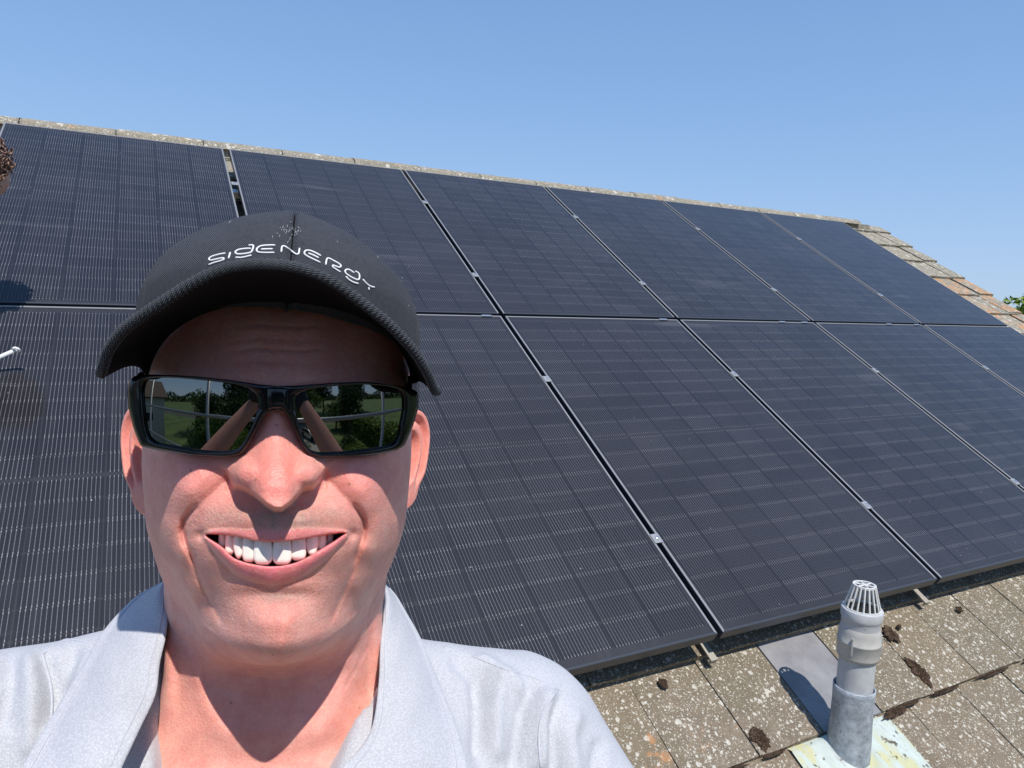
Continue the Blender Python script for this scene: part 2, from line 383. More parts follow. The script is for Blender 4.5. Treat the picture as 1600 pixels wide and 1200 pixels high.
mb.add(V, [(i, (i + 1) % k, k + (i + 1) % k, k + i) for i in range(k)]); hb(mb, 'gutter', M_BLACKPVC)

# ------------------------------------------------------------------ lead flashing, vent pipe, moss, roof hooks
pipe_base = rp(2.3845, 3.894, TN)
fl = empty('lead_flashing', tuple(rp(2.43, 3.9, TN)), 'stained yellowish lead flashing sheet under the vent pipe', 'flashing')
nx, ny = 36, 36; V = []
for j in range(ny):
    for i in range(nx):
        u = 2.21 + .42 * i / (nx - 1); v = 3.79 + .46 * j / (ny - 1)
        d = math.hypot(u - 2.3845, v - 3.9) + .012
        n_ = TN - .014 + .062 * (v - 3.83) + .022 * math.exp(-(max(d - .07, 0) / .028) ** 2) + .003 * noise.noise(Vector((u * 9, v * 9, 0))) + .0015 * noise.noise(Vector((u * 40, v * 40, 3)))
        if v < 3.84: n_ = TN - .024
        V.append(rp(u, v, n_) - np.array(fl.location))
sheet = link('sheet', mesh_of('sheet', V, grid_faces(ny, nx, flip=True), [lead_mat()], True), fl)
pipe = empty('vent_pipe', tuple(pipe_base), 'grey soil vent pipe with slotted cage cap beside the panels', 'vent pipe')
PX_, PY_ = 0, 0
M_PL1 = plastic('grey pvc pipe', (0.50, 0.51, 0.52)); M_PL2 = plastic('beige grey collar', (0.48, 0.465, 0.43)); M_PL3 = plastic('pale cap', (0.66, 0.66, 0.63))
PS = 1.0
mb = MB(); mb.lathe([(r_ * .83, h_) for r_, h_ in [(.072, -.05), (.070, .03), (.067, .09), (.0655, .15), (.067, .185), (.0675, .198), (.0645, .2), (.062, .19)]], 40); mb.build('lead_sleeve', metal_sleeve(), pipe, smooth=True)
mb = MB(); mb.lathe([(r_ * .83, h_) for r_, h_ in [(.058, .12), (.058, .315)]], 40); mb.build('pipe', M_PL1, pipe, smooth=True)
mb = MB(); mb.lathe([(r_ * .83, h_) for r_, h_ in [(.056, .293), (.0665, .290), (.0675, .296), (.0675, .332), (.069, .3335), (.069, .3375), (.0675, .339), (.0665, .362), (.0635, .372), (.0605, .378)]], 40)
mb.build('coupling', M_PL2, pipe, smooth=True)
mb = MB()
for a in (-0.9, 0.9, 2.6): mb.box((math.cos(a - 1.9) * .0570, math.sin(a - 1.9) * .0570, .333), (.005, .004, .05), Matrix.Rotation(a - 1.9, 3, 'Z'))
mb.build('coupling_rib', M_PL2, pipe)
mb = MB(); mb.lathe([(r_ * .83, h_) for r_, h_ in [(.0605, .376), (.0602, .395), (.0625, .4), (.0645, .403), (.0655, .408), (.0655, .428), (.0635, .431), (.057, .431), (.057, .39)]], 40); mb.build('socket', M_PL1, pipe, smooth=True)
cage = MB(); cage.lathe([(r_ * .83, h_) for r_, h_ in [(.0585, .428), (.0585, .434), (.0545, .434), (.0545, .428), (.0585, .428)]], 36)
NB = 18
for k in range(NB):
    a = 2 * math.pi * k / NB; cage.tube([(math.cos(a) * .0465, math.sin(a) * .0465, .43), (math.cos(a) * .0285, math.sin(a) * .0285, .497)], .0026, 6)
cage.lathe([(r_ * .83, h_) for r_, h_ in [(.0365, .494), (.0365, .499), (.030, .499), (.030, .494), (.0365, .494)]], 30)
for k in range(6):
    a = math.pi * k / 3; cage.tube([(math.cos(a) * .006, math.sin(a) * .006, .497), (math.cos(a) * .0265, math.sin(a) * .0265, .497)], .0024, 6)
cage.lathe([(r_ * .83, h_) for r_, h_ in [(0.0005, .500), (.0085, .4995), (.0085, .494), (.0005, .494)]], 16)
mb = MB(); mb.lathe([(.0005, .426), (.047, .426)], 24); mb.build('bore_shade_disc', flat('painted bore shade', (.02, .017, .013), .9), pipe)  # near-black disc stands for the shade down inside the pipe
cage.build('cage_cap', M_PL3, pipe, smooth=False)
def clump(name, u, v, ru, rv, h, label, seed):
    r = random.Random(seed); V = []; F = []; n1, n2 = 60, 20; c = rp(u, v, TN - .002)
    for j in range(n2):
        t = j / (n2 - 1)
        for i in range(n1):
            a = 2 * math.pi * i / n1; q = 1 + .5 * noise.noise(Vector((math.cos(a) * 1.3, math.sin(a) * 1.3, seed))) + .35 * noise.noise(Vector((math.cos(a) * 5, math.sin(a) * 5, seed + 9)))
            uu = math.cos(a) * ru * (1 - t) * q; vv = math.sin(a) * rv * (1 - t) * q
            z = h * math.sin(t * math.pi / 2) ** .7 * (.75 + .8 * noise.noise(Vector((uu * 130, vv * 130, seed))) + .6 * noise.noise(Vector((uu * 420, vv * 420, seed)))) - (.004 if j == 0 else 0)
            V.append(RU * uu + RV * vv + RN * z)
    o = link(name, mesh_of(name, V, grid_faces(n2, n1, True), [M_MOSS], False), None, tuple(c)); tag(o, label, 'moss', 'moss clumps on the roof tiles'); return o
clump('moss_clump', 2.129, 3.79, .026, .034, .014, 'dark moss clump left of the vent pipe, at a tile foot', 1)
clump('moss_clump', 2.887, 3.755, .026, .05, .013, 'long brown moss clump right of the vent pipe', 2)
clump('moss_clump', 2.908, 3.618, .03, .03, .008, 'flat moss patch near the panel edge, right of the pipe top', 3)
clump('moss_clump', 1.93, 3.568, .012, .016, .010, 'small moss lump in the shadow edge by the shoulder', 4)
clump('moss_clump', 2.97, 3.60, .010, .008, .008, 'tiny dark moss crumb right of the pipe cap', 5)
clump('moss_clump', 3.33, 3.60, .014, .010, .009, 'little moss lump at the far right of the tiles', 6)
clump('moss_clump', 2.66, 3.845, .05, .014, .012, 'moss ridge packed in the joint just behind the pipe', 7)
for u_, v_, l_, q_ in ((1.95, .10, 'thin dark moss strip under a tile edge at the bottom, nearest the sleeve', 11), (2.14, .05, 'thin moss strip under the tile edge left of the flashing', 12), (2.74, .07, 'thin moss strip under the tile edge, first right of the flashing', 13), (2.93, .09, 'thin moss strip under the tile edge, second right of the flashing', 14), (3.20, .11, 'thin moss strip under the tile edge toward the right picture edge', 15), (3.45, .08, 'thin moss strip under the tile edge at the right picture edge', 16)):
    clump('moss_clump', u_, 3.838, v_ * .8, .0055, .008, l_, q_)
M_HOOK = NT('galvanised hook').set(color=(0.40, 0.37, 0.31), rough=0.6, metal=0.3).m
for k, u in enumerate((1.07, 2.125, 3.17, 4.23)):
    mb = MB(); mb.box((0, 0, .012), (.026, .16, .005)); mb.box((0, -.0825, .006), (.026, .005, .017))
    o = mb.build('roof_hook', M_HOOK); o.matrix_basis = ROOF_M @ Matrix.Translation((u, -3.47, TN + .009))
    tag(o, ('steel roof hook under the panels nearest the shoulder', 'steel roof hook poking out under the panel gap, left of the vent pipe', 'steel roof hook poking out behind the vent pipe cap', 'steel roof hook at the far right under the panel edge')[k], 'roof hook', 'roof hooks under the panels')
# ------------------------------------------------------------------ solar panels
def cell_mat():
    t = NT('solar cell'); o = t.coord(); x, y, z = t.sep(o)
    r = t.rnd()
    f = t.math('FRACT', t.math('MULTIPLY', t.math('ADD', x, 0.0782), 15 / 0.1564)); inn = t.math('LESS_THAN', t.math('ABSOLUTE', x), 0.0782)
    d = t.math('ABSOLUTE', t.math('SUBTRACT', f, 0.5))                        # 0 at a wire
    ay = t.math('ABSOLUTE', y)
    end = t.math('GREATER_THAN', ay, 0.0350)                                   # solder pads near the cell ends
    wdt = t.math('ADD', 0.068, t.math('MULTIPLY', end, 0.035))
    wire = t.math('LESS_THAN', d, wdt)
    fy = t.math('ABSOLUTE', t.math('SUBTRACT', t.math('FRACT', t.math('MULTIPLY', y, 1 / 0.0137)), 0.5))
    wire = t.math('MAXIMUM', wire, t.math('MULTIPLY', t.math('LESS_THAN', d, 0.10), t.math('LESS_THAN', fy, 0.06)))
    base = t.mix(r, (0.005, 0.0052, 0.010), (0.009, 0.009, 0.015))
    base = t.mix(t.ramp(t.noise(o, 6, 2), [(0.35, 0.0), (0.7, 0.3)]), base, (0.012, 0.011, 0.015))
    r2 = t.math('FRACT', t.math('MULTIPLY', r, 7.31)); glint = t.math('ADD', 0.62, t.math('MULTIPLY', r2, 0.42)); wire = t.math('MULTIPLY', wire, inn); wq = t.mix(end, (0.145, 0.15, 0.175), (0.25, 0.255, 0.28))
    wm = t.n.new('ShaderNodeVectorMath'); wm.operation = 'SCALE'; t.link(wq, wm.inputs[0]); t.link(glint, wm.inputs['Scale']); wc = wm.outputs[0]
    t.set(color=t.mix(wire, base, wc), rough=0.5, spec=0.3); return t.m
M_CELL = cell_mat()
M_BACK = flat('black backsheet', (0.012, 0.012, 0.018), 0.6)
def frame_mat():
    t = NT('black anodised frame'); n = t.noise(t.coord(), 300, 2)
    t.set(color=(0.045, 0.05, 0.06), rough=0.38, metal=0.05, spec=0.5); t.bump(n, 0.05, 0.001); return t.m
def edge_mat(): return NT('frame lip with painted glare').set(color=(0.29, 0.29, 0.295), rough=0.5, metal=0.4).m  # glare on the black frame put into the colour as lighter grey
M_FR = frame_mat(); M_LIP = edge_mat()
def glass_mat():
    t = NT('panel glass'); t.n.remove(t.bs)
    tr = t.n.new('ShaderNodeBsdfTransparent'); gl = t.n.new('ShaderNodeBsdfGlossy'); gl.inputs['Roughness'].default_value = 0.09
    fr = t.n.new('ShaderNodeFresnel'); fr.inputs['IOR'].default_value = 1.47
    df = t.n.new('ShaderNodeBsdfDiffuse'); df.inputs['Color'].default_value = (0.62, 0.61, 0.62, 1)
    geo = t.n.new('ShaderNodeNewGeometry').outputs['Position']
    dust = t.ramp(t.noise(t.mapping(geo, (1.0, 1.6, 1.6), (0, 0, 0)), 1.3, 5, 0.62), [(0.35, 0.002), (0.7, 0.013)])
    streak = t.ramp(t.noise(t.mapping(geo, (60, 3, 3)), 1.0, 3, 0.6), [(0.5, 0.0), (0.8, 0.02)])
    vd = t.voro(geo, 26); vc = t.sep(t.voro(geo, 26, out='Color'))[0]
    spk = t.math('MULTIPLY', t.math('LESS_THAN', vd, 0.055), t.math('MULTIPLY', t.math('GREATER_THAN', vc, 0.86), 0.5))
    smn = t.noise(t.mapping(geo, (1.2, 9, 9), (0, .35, .5)), 1.1, 3, .5); smear = t.ramp(smn, [(.66, 0.0), (.76, .05)])
    dsum = t.math('ADD', t.math('ADD', t.math('ADD', dust, streak), smear), spk)
    m1 = t.n.new('ShaderNodeMixShader'); t.link(dsum, m1.inputs[0]); t.link(tr.outputs[0], m1.inputs[1]); t.link(df.outputs[0], m1.inputs[2])
    m2 = t.n.new('ShaderNodeMixShader'); t.link(fr.outputs[0], m2.inputs[0]); t.link(m1.outputs[0], m2.inputs[1]); t.link(gl.outputs[0], m2.inputs[2])
    t.link(m2.outputs[0], t.out.inputs[0]); return t.m
M_GLASS = glass_mat()
PW, PH, PPU, PPV = 1.039, 1.755, 1.0615, 1.775
CW, CH = 0.1640, 0.0815
hw, hh = PW / 2, PH / 2; lip = .0085; dep = .035
def frame_mesh():
    V = []; F = []; mi = []
    def ring(w, h, z): 
        i = len(V); V.extend([(-w, -h, z), (w, -h, z), (w, h, z), (-w, h, z)]); return i
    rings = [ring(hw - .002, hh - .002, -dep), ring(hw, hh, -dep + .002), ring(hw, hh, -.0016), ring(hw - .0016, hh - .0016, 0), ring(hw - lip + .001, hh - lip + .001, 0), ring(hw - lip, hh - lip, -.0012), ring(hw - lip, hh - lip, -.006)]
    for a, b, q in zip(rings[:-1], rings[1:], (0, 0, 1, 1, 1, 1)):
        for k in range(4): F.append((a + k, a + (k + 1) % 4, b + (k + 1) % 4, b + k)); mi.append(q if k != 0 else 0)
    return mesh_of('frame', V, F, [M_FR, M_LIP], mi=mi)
me_frame = frame_mesh()
me_back = mesh_of('backsheet', [(-hw + .004, -hh + .004, -.0052), (hw - .004, -hh + .004, -.0052), (hw - .004, hh - .004, -.0052), (-hw + .004, hh - .004, -.0052)], [(0, 1, 2, 3)], [M_BACK])
me_glass = mesh_of('glass', [(-hw + lip, -hh + lip, -.0022), (hw - lip, -hh + lip, -.0022), (hw - lip, hh - lip, -.0022), (-hw + lip, hh - lip, -.0022)], [(0, 1, 2, 3)], [M_GLASS])
cx, cy = CW / 2, CH / 2; ch = .004
me_cell = mesh_of('solar_cell', [(-cx + ch, -cy, 0), (cx - ch, -cy, 0), (cx, -cy + ch, 0), (cx, cy - ch, 0), (cx - ch, cy, 0), (-cx + ch, cy, 0), (-cx, cy - ch, 0), (-cx, -cy + ch, 0)], [tuple(range(8))], [M_CELL])
names_u = ['first', 'second', 'third', 'fourth', 'fifth', 'sixth']
plabels = {(0, 0): 'top row solar panel at the left end, beside the wide gap', (1, 0): 'top row solar panel right above the black cap',
 (2, 0): 'top row solar panel third from the left, right of the cap', (3, 0): 'top row solar panel fourth from the left under the ridge', (4, 0): 'top row solar panel second from the right end', (5, 0): 'top row solar panel at the far right by the stepped verge tiles',
 (0, 1): 'bottom row solar panel left of the man, behind his shoulder', (1, 1): 'bottom row solar panel behind the man and right of his face', (2, 1): 'bottom row solar panel above the vent pipe, second right of the man',
 (3, 1): 'bottom row solar panel with its lower edge just right of the vent pipe', (4, 1): 'bottom row solar panel cut by the right picture edge', (5, 1): 'bottom row solar panel in the upper right, bluest of its row'}
RP = random.Random(3)
for r in range(2):
    for c in range(6):
        pe = empty('solar_panel', (0, 0, 0), plabels[(c, r)], 'solar panel', 'black solar panels on the roof')
        u = -.003 + PW / 2 + c * PPU - (.012 if c == 0 else 0); v = PH / 2 + r * PPV
        if c == 0 and r == 1: u += 0
        pe.matrix_basis = ROOF_M @ Matrix.Translation((u, -v, RP.uniform(-.001, .001)))
        link('frame', me_frame, pe); link('backsheet', me_back, pe)
        for i in range(6):
            for j in range(20):
                o = link('solar_cell', me_cell, pe)
                o.location = ((i - 2.5) * .1676 + RP.uniform(-.0006, .0006), RP.uniform(-.0011, .0011) + (j - 9.5) * .0838 + (.0065 if j >= 10 else -.0065), -.0045)
        link('glass', me_glass, pe)
# rails and clamps
rail_vs = (.512, 1.39, 2.277, 3.163)
lab = ('upper mounting rail of the top row', 'lower mounting rail of the top row', 'upper mounting rail of the bottom row', 'lower mounting rail of the bottom row')
for k, v in enumerate(rail_vs):
    mb = MB(); mb.box((0, 0, 0), (6.5, .04, .035)); o = mb.build('mounting_rail', M_ALU); o.matrix_basis = ROOF_M @ Matrix.Translation((3.2, -v, -.055)); tag(o, 'aluminium rail under the panels, ' + lab[k], 'rail', 'mounting rails')
M_BOLT = NT('bolt').set(color=(0.7, 0.7, 0.72), rough=0.25, metal=0.9).m
cm = MB(); cm.box((0, 0, -.002), (PPU - PW + .010, .038, .004), bevel=.001)
cmm = mesh_of('panel_clamp', cm.v, cm.f, [NT('dull clamp metal').set(color=(.36, .37, .38), rough=.5, metal=.5).m]); bm_ = MB(); bm_.lathe([(.0068, 0), (.0068, .005), (.004, .006), (.0008, .006)], 12); bmm = mesh_of('bolt', bm_.v, bm_.f, [M_BOLT])
for c in range(1, 6):
    for k, v in enumerate(rail_vs):
        u = c * PPU - .003 - (PPU - PW) / 2 - (.006 if c == 1 else 0)
        o = link('panel_clamp', cmm); o.matrix_basis = ROOF_M @ Matrix.Translation((u, -v, .0045))
        side = ['first', 'second', 'third', 'fourth', 'fifth'][c - 1]; hgt = ['topmost', 'second from the top', 'third from the top', 'lowest'][k]
        tag(o, 'small silver clamp, %s one on the %s upright gap from the left' % (hgt, side), 'clamp', 'clamps between the panels')
        link('bolt', bmm, o, (0, 0, .0002))
# small clips along the gap between the rows
clip = MB(); clip.box((0, 0, 0), (.05, .012, .003)); clm = mesh_of('edge_clip', clip.v, clip.f, [M_ALU])
for k, u in enumerate((2.02, 3.06, 3.95, 4.14, 4.93, 5.22)):
    o = link('edge_clip', clm); o.matrix_basis = ROOF_M @ Matrix.Translation((u, -(PH + .026), .0022)); tag(o, 'small pale clip on the gap between panel rows, %s from the left' % ['first', 'second', 'third', 'fourth', 'fifth', 'sixth'][k], 'clip', 'clips on the row gap')
# ------------------------------------------------------------------ the man
# head frame: x to the picture's right, y up, z out of the face; origin between the ears, 0.46 m from the lens
DC = np.array([432 - 800, 720 - 600, FPX]); DC /= np.linalg.norm(DC)
HZ = -DC; HX = np.array([1.0, 0, 0]) - HZ[0] * HZ; HX /= np.linalg.norm(HX); HY = np.cross(HZ, HX)
if HY[1] > 0: HY = -HY
HD = 0.46
HM = RW @ np.c_[HX, HY, HZ]                      # head frame -> world axes
HO = RW @ (DC * HD) + EYE
def h2w(P): return np.asarray(P, float) @ HM.T + HO
def w2h(P): return (np.asarray(P, float) - HO) @ HM
HE = np.array([0, 0, HD])                         # the lens in head frame
def hpx(px, py, z):
    """point in head frame at depth z lying on the line of sight of a photo pixel"""
    px, py = np.broadcast_arrays(np.asarray(px, float), np.asarray(py, float))
    d = np.stack([(px - 800) / FPX, (py - 600) / FPX, np.ones_like(px)], -1) @ np.c_[HX, HY, HZ]
    k = (np.asarray(z) - HD) / d[..., 2]
    return HE + d * k[..., None]
def topx(P):
    """head frame -> photo pixel"""
    c = np.asarray(P) @ np.c_[HX, HY, HZ].T + DC * HD
    return 800 + c[..., 0] / c[..., 2] * FPX, 600 + c[..., 1] / c[..., 2] * FPX
FOOT = np.array([HO[0] - .02, HO[1] - .12, EYE[2] - 1.86])
man = empty('person', tuple(FOOT), 'smiling man in black cap, mirrored sunglasses and pale grey polo shirt taking a selfie', 'person')
def hl(P): return h2w(P) - FOOT                    # head frame -> local of the person
def seg_dist(X, Y, P):
    """distance from points to a polyline, and the arc fraction"""
    P = np.asarray(P, float); best = np.full(X.shape, 1e9); tt = np.zeros(X.shape); L = np.r_[0, np.cumsum(np.linalg.norm(np.diff(P, axis=0), axis=1))]
    for i in range(len(P) - 1):
        a, b = P[i], P[i + 1]; d = b - a; t = np.clip(((X - a[0]) * d[0] + (Y - a[1]) * d[1]) / (d @ d), 0, 1)
        q = np.hypot(X - a[0] - t * d[0], Y - a[1] - t * d[1]); m_ = q < best
        best = np.where(m_, q, best); tt = np.where(m_, (L[i] + t * np.linalg.norm(d)) / L[-1], tt)
    return best, tt
# ---- skin: rows from the crown down to the chest
ROWT = np.array([  # yF, zF, yB, zB, w, zc, n
 (.1265, .012, .1265, -.028, .012, -.01, 2.0),
 (.117, .048, .117, -.072, .048, -.01, 2.0),
 (.100, .073, .100, -.098, .065, -.01, 2.05),
 (.080, .0865, .080, -.112, .0715, -.01, 2.1),
 (.060, .0935, .057, -.115, .0738, -.008, 2.15),
 (.040, .0965, .033, -.113, .0742, -.004, 2.2),
 (.024, .0905, .012, -.105, .0745, .000, 2.25),
 (.005, .0865, -.008, -.095, .0742, .004, 2.25),
 (-.015, .0875, -.027, -.086, .0722, .006, 2.2),
 (-.030, .0915, -.042, -.079, .0694, .006, 2.1),
 (-.045, .0930, -.054, -.073, .0660, .005, 2.05),
 (-.060, .0895, -.064, -.069, .0620, .003, 2.0),
 (-.075, .0910, -.072, -.067, .0585, .000, 1.92),
 (-.0890, .0915, -.079, -.067, .0560, -.003, 1.9),
 (-.0985, .0865, -.085, -.068, .0550, -.006, 1.92),
 (-.1050, .0660, -.091, -.069, .0560, -.010, 1.95),
 (-.1100, .0470, -.098, -.071, .0575, -.014, 2.0),
 (-.1170, .0330, -.107, -.074, .0590, -.018, 2.0),
 (-.1290, .0240, -.120, -.079, .0600, -.022, 2.0),
 (-.1480, .0190, -.137, -.086, .0630, -.026, 2.05),
 (-.1650, .0190, -.150, -.093, .0780, -.030, 2.1),
 (-.1800, .0240, -.160, -.100, .1050, -.034, 2.2),
 (-.2000, .0330, -.172, -.108, .1350, -.036, 2.3),
 (-.2350, .0420, -.235, -.115, .1600, -.036, 2.4),
 (-.3000, .0480, -.300, -.115, .1650, -.036, 2.5)])
ROWT[:, 4] = [0.0124, 0.0496, 0.0672, 0.0739, 0.0762, 0.0767, 0.077, 0.0766, 0.0749, 0.0731, 0.0702, 0.0668, 0.064, 0.0628, 0.062, 0.0624, 0.0637, 0.0645, 0.065, 0.0679, 0.078, 0.105, 0.135, 0.16, 0.165]
ROWT[:, 6] = [2, 2, 2.05, 2.1, 2.15, 2.2, 2.25, 2.25, 2.2, 2.08, 1.98, 1.85, 1.72, 1.64, 1.64, 1.72, 1.85, 2, 2, 2.05, 2.1, 2.2, 2.3, 2.4, 2.5]
ROWT[10:18, 5] = [.001, -.010, -.024, -.034, -.037, -.036, -.032, -.026]
ROWT[10:18, 6] = [1.92, 1.72, 1.5, 1.38, 1.40, 1.55, 1.75, 1.92]
ROWT[:, 4] *= np.interp(np.arange(len(ROWT)), [9, 10, 12, 14, 16, 18, 19], [1, 1.0, 1.03, 1.07, 1.03, 1.0, 1])
ROWT[:, 4] = [.0124, .0496, .0673, .074, .0763, .0768, .0771, .0766, .0747, .0733, .0708, .0690, .0680, .0689, .0687, .067, .0662, .0654, .0649, .0678, .078, .105, .135, .16, .165]
XOFF = np.interp(np.arange(len(ROWT)), [0, 7, 10, 12, 18, 21, 24], [.0040, .0042, .0052, .0052, .0050, .003, .003])
tk = np.arange(len(ROWT))
rows_t = np.r_[np.linspace(0, 3, 26)[:-1], np.linspace(3, 16, 380)[:-1], np.linspace(16, 22, 150)[:-1], np.linspace(22, 24, 10)]
FT = [cr(tk, ROWT[:, k], rows_t) for k in range(7)]
NCF = 420
phi_f = np.linspace(-1.62, 1.62, NCF); phi = np.r_[phi_f, np.linspace(1.62, 2 * math.pi - 1.62, 92)[1:-1]]
def body_surface():
    yF, zF, yB, zB, w, zc, n = [q[:, None] for q in FT]
    cph, sph = np.cos(phi)[None, :], np.sin(phi)[None, :]
    e = np.where(cph > 0, 2 / n, 2 / np.maximum(n, 2.0))
    x = w * np.sign(sph) * np.abs(sph) ** e
    r = np.where(cph > 0, zF - zc, zc - zB)
    z = zc + r * np.sign(cph) * np.abs(cph) ** e
    fr = (z - zB) / (zF - zB); y = yB + (yF - yB) * fr
    x = x + cr(tk, XOFF, rows_t)[:, None]
    return np.stack([x, y, z], -1)
B = body_surface()
PX, PY = topx(B)
nr_, nc_ = B.shape[:2]
front = sstep(np.broadcast_to(np.cos(phi)[None, :], PX.shape), 0.02, 0.35)
def gb(cx, cy, rx, ry, p=1.0, rot=0.0):
    a = math.radians(rot); X = PX - cx; Y = PY - cy
    u = X * math.cos(a) + Y * math.sin(a); v = -X * math.sin(a) + Y * math.cos(a)
    return np.exp(-((u / rx) ** 2 + (v / ry) ** 2) ** p)
def stroke(P, w, taper=True):
    d, t = seg_dist(PX, PY, P)
    s = np.exp(-(d / w) ** 2)
    if taper: s = s * sstep(t, 0, .18) * sstep(1 - t, 0, .25)
    return s
mm = .001
D = np.zeros_like(PX)                              # relief towards the lens, metres
# brow, eye sockets, temples
D += 3.0 * mm * gb(375, 590, 45, 22) + 3.0 * mm * gb(490, 592, 45, 22) - 1.0 * mm * gb(432, 560, 20, 30)
D -= 7 * mm * gb(345, 640, 52, 28) + 7 * mm * gb(522, 642, 52, 28)
D -= 2.5 * mm * gb(240, 600, 25, 60) + 2.5 * mm * gb(622, 600, 25, 60)
# cheeks: raised by the smile
D += 9.5 * mm * gb(300, 762, 50, 48, 1.15, 20) + 9.5 * mm * gb(568, 764, 50, 48, 1.15, -20)
D += 3.5 * mm * gb(268, 700, 38, 34) + 3.5 * mm * gb(603, 702, 38, 34)
D -= 4.0 * mm * gb(243, 860, 26, 70) + 4.0 * mm * gb(612, 860, 26, 70)
# muzzle
D += 4.0 * mm * gb(430, 835, 95, 55, 1.3)
D += 2.0 * mm * gb(385, 812, 34, 16) + 2.0 * mm * gb(470, 812, 34, 16) - 1.6 * mm * gb(428, 818, 9, 16)
# nasolabial folds and the creases running down beside the mouth
NLL = [(372, 738), (346, 757), (316, 785), (293, 808), (286, 826), (289, 846), (297, 872)]
NLR = [(494, 738), (520, 757), (545, 783), (563, 806), (568, 824), (566, 846), (558, 872)]
for P in (NLL, NLR):
    D -= 1.0 * mm * stroke(P, 6) + 2.8 * mm * stroke(P, 20)
for P in ([(312, 786), (297, 799), (287, 815), (285, 830), (289, 848), (299, 870), (309, 892)], [(548, 784), (560, 798), (568, 813), (569, 828), (565, 846), (556, 868), (548, 890)]):
    D -= 3.4 * mm * stroke(P, 4.5)
D += 2.5 * mm * stroke([(305, 745), (283, 780), (269, 812), (270, 845), (282, 890)], 20) * .75 + 1.9 * mm * stroke([(560, 745), (578, 780), (588, 812), (586, 845), (574, 890)], 20)
ML = [(296, 850), (303, 885), (316, 918), (336, 952), (352, 985)]
MR = [(564, 850), (553, 888), (540, 920), (526, 950), (512, 985)]
for P in (ML, MR): D -= 1.7 * mm * stroke(P, 4.5) + 2.0 * mm * stroke(P, 18)
D += 2.6 * mm * stroke([(268, 800), (266, 835), (275, 870), (292, 915), (318, 960)], 15) + 2.6 * mm * stroke([(590, 800), (592, 835), (583, 870), (568, 912), (545, 955)], 15)
D -= 1.0 * mm * stroke([(248, 815), (252, 855), (268, 900), (290, 945)], 9) + 1.0 * mm * stroke([(612, 815), (606, 855), (592, 900), (570, 945)], 7)
# chin
D += 6.5 * mm * gb(431, 984, 66, 36, 1.25) - 4.0 * mm * gb(430, 930, 55, 12, 1.0)
D += 1.5 * mm * gb(405, 975, 20, 20) + 1.5 * mm * gb(455, 975, 20, 20)
D -= 3 * mm * gb(296, 990, 46, 42, 1.2, 35) + 3 * mm * gb(566, 990, 44, 42, 1.2, -35)
# underside of the jaw: the throat falls away behind the jaw line
yj = cr([215, 246, 262, 285, 320, 370, 430, 490, 545, 580, 598, 612, 645], [700, 790, 862, 925, 975, 1008, 1021, 1006, 968, 920, 862, 790, 700], PX)
D -= 15 * mm * sstep(PY - yj, 1, 26) * (1 - sstep(PY, 1040, 1150)) * sstep(PX, 250, 285) * (1 - sstep(PX, 572, 602)) * sstep(PY, 860, 920)
D += 1.8 * mm * np.exp(-((PY - yj + 12) / 13) ** 2) * sstep(PY, 860, 930)
D -= 3.2 * mm * gb(318, 948, 20, 34, 1.2, 30) + 3.2 * mm * gb(548, 945, 20, 34, 1.2, -30)
# forehead wrinkles
wob = 1.5 * np.sin(PX / 17) + 1.0 * np.sin(PX / 7.3)
for yy, a, x0_, x1_ in ((508, 1.0, 350, 520), (530, .5, 330, 540), (545, 1.0, 340, 530), (566, .6, 360, 500)):
    D -= a * .55 * mm * np.exp(-((PY - yy - wob - .0006 * (PX - 430) ** 2) / 2.6) ** 2) * sstep(PX, x0_, x0_ + 50) * (1 - sstep(PX, x1_ - 50, x1_))
    D += a * .5 * mm * np.exp(-((PY - yy - 9 - wob) / 6) ** 2) * sstep(PX, x0_, x0_ + 50) * (1 - sstep(PX, x1_ - 50, x1_))
D -= .5 * mm * stroke([(410, 600), (406, 570), (412, 550)], 3) + .4 * mm * stroke([(448, 600), (452, 575)], 3)
# ---- nose
yb_x = [300, 352, 360, 366, 380, 399, 417, 430, 440, 455, 472, 489, 500, 508, 560]
yb_y = [700, 738, 752, 765, 769, 779, 794, 801, 801, 790, 771, 766, 752, 738, 700]
YB = np.interp(PX, yb_x, yb_y)
hN = cr([560, 600, 625, 650, 680, 710, 740, 765, 790, 830], [0, 1.5, 3.5, 7.2, 12.8, 18.8, 24, 27, 27, 26], PY) * mm
sN = cr([560, 620, 650, 690, 725, 755, 785, 830], [30, 26, 28, 38, 45, 48, 45, 38], PY)
cN = np.interp(PY, [600, 700, 790], [432, 431, 430])
pN = cr([560, 650, 700, 750, 790], [1.0, 1.0, 1.15, 1.75, 2.0], PY)
q = np.abs((PX - cN) / sN)
ridge_ = hN * np.exp(-(q ** (2 * pN)))
base_n = 9.0 * mm * gb(432, 738, 66, 44, 1.3)
alL = 17.5 * mm * gb(387, 742, 28, 27, 1.7, -18); alR = 17.5 * mm * gb(478, 741, 28, 27, 1.7, 18)
KB = .0042
nose = np.log(np.exp(ridge_ / KB) + np.exp((alL + base_n * .2) / KB) + np.exp((alR + base_n * .2) / KB) - 2) * KB + base_n * .25
cut = 1 - sstep(PY - YB, -9.0, 1.5)
D += nose * cut
D -= 1.3 * mm * stroke([(402, 716), (404, 738), (398, 768)], 7) * .4 + .6 * mm * stroke([(463, 716), (460, 738), (465, 768)], 7)
D -= 1.8 * mm * stroke([(370, 722), (357, 742), (358, 764)], 5, False) + 1.8 * mm * stroke([(495, 722), (508, 742), (505, 764)], 5, False)
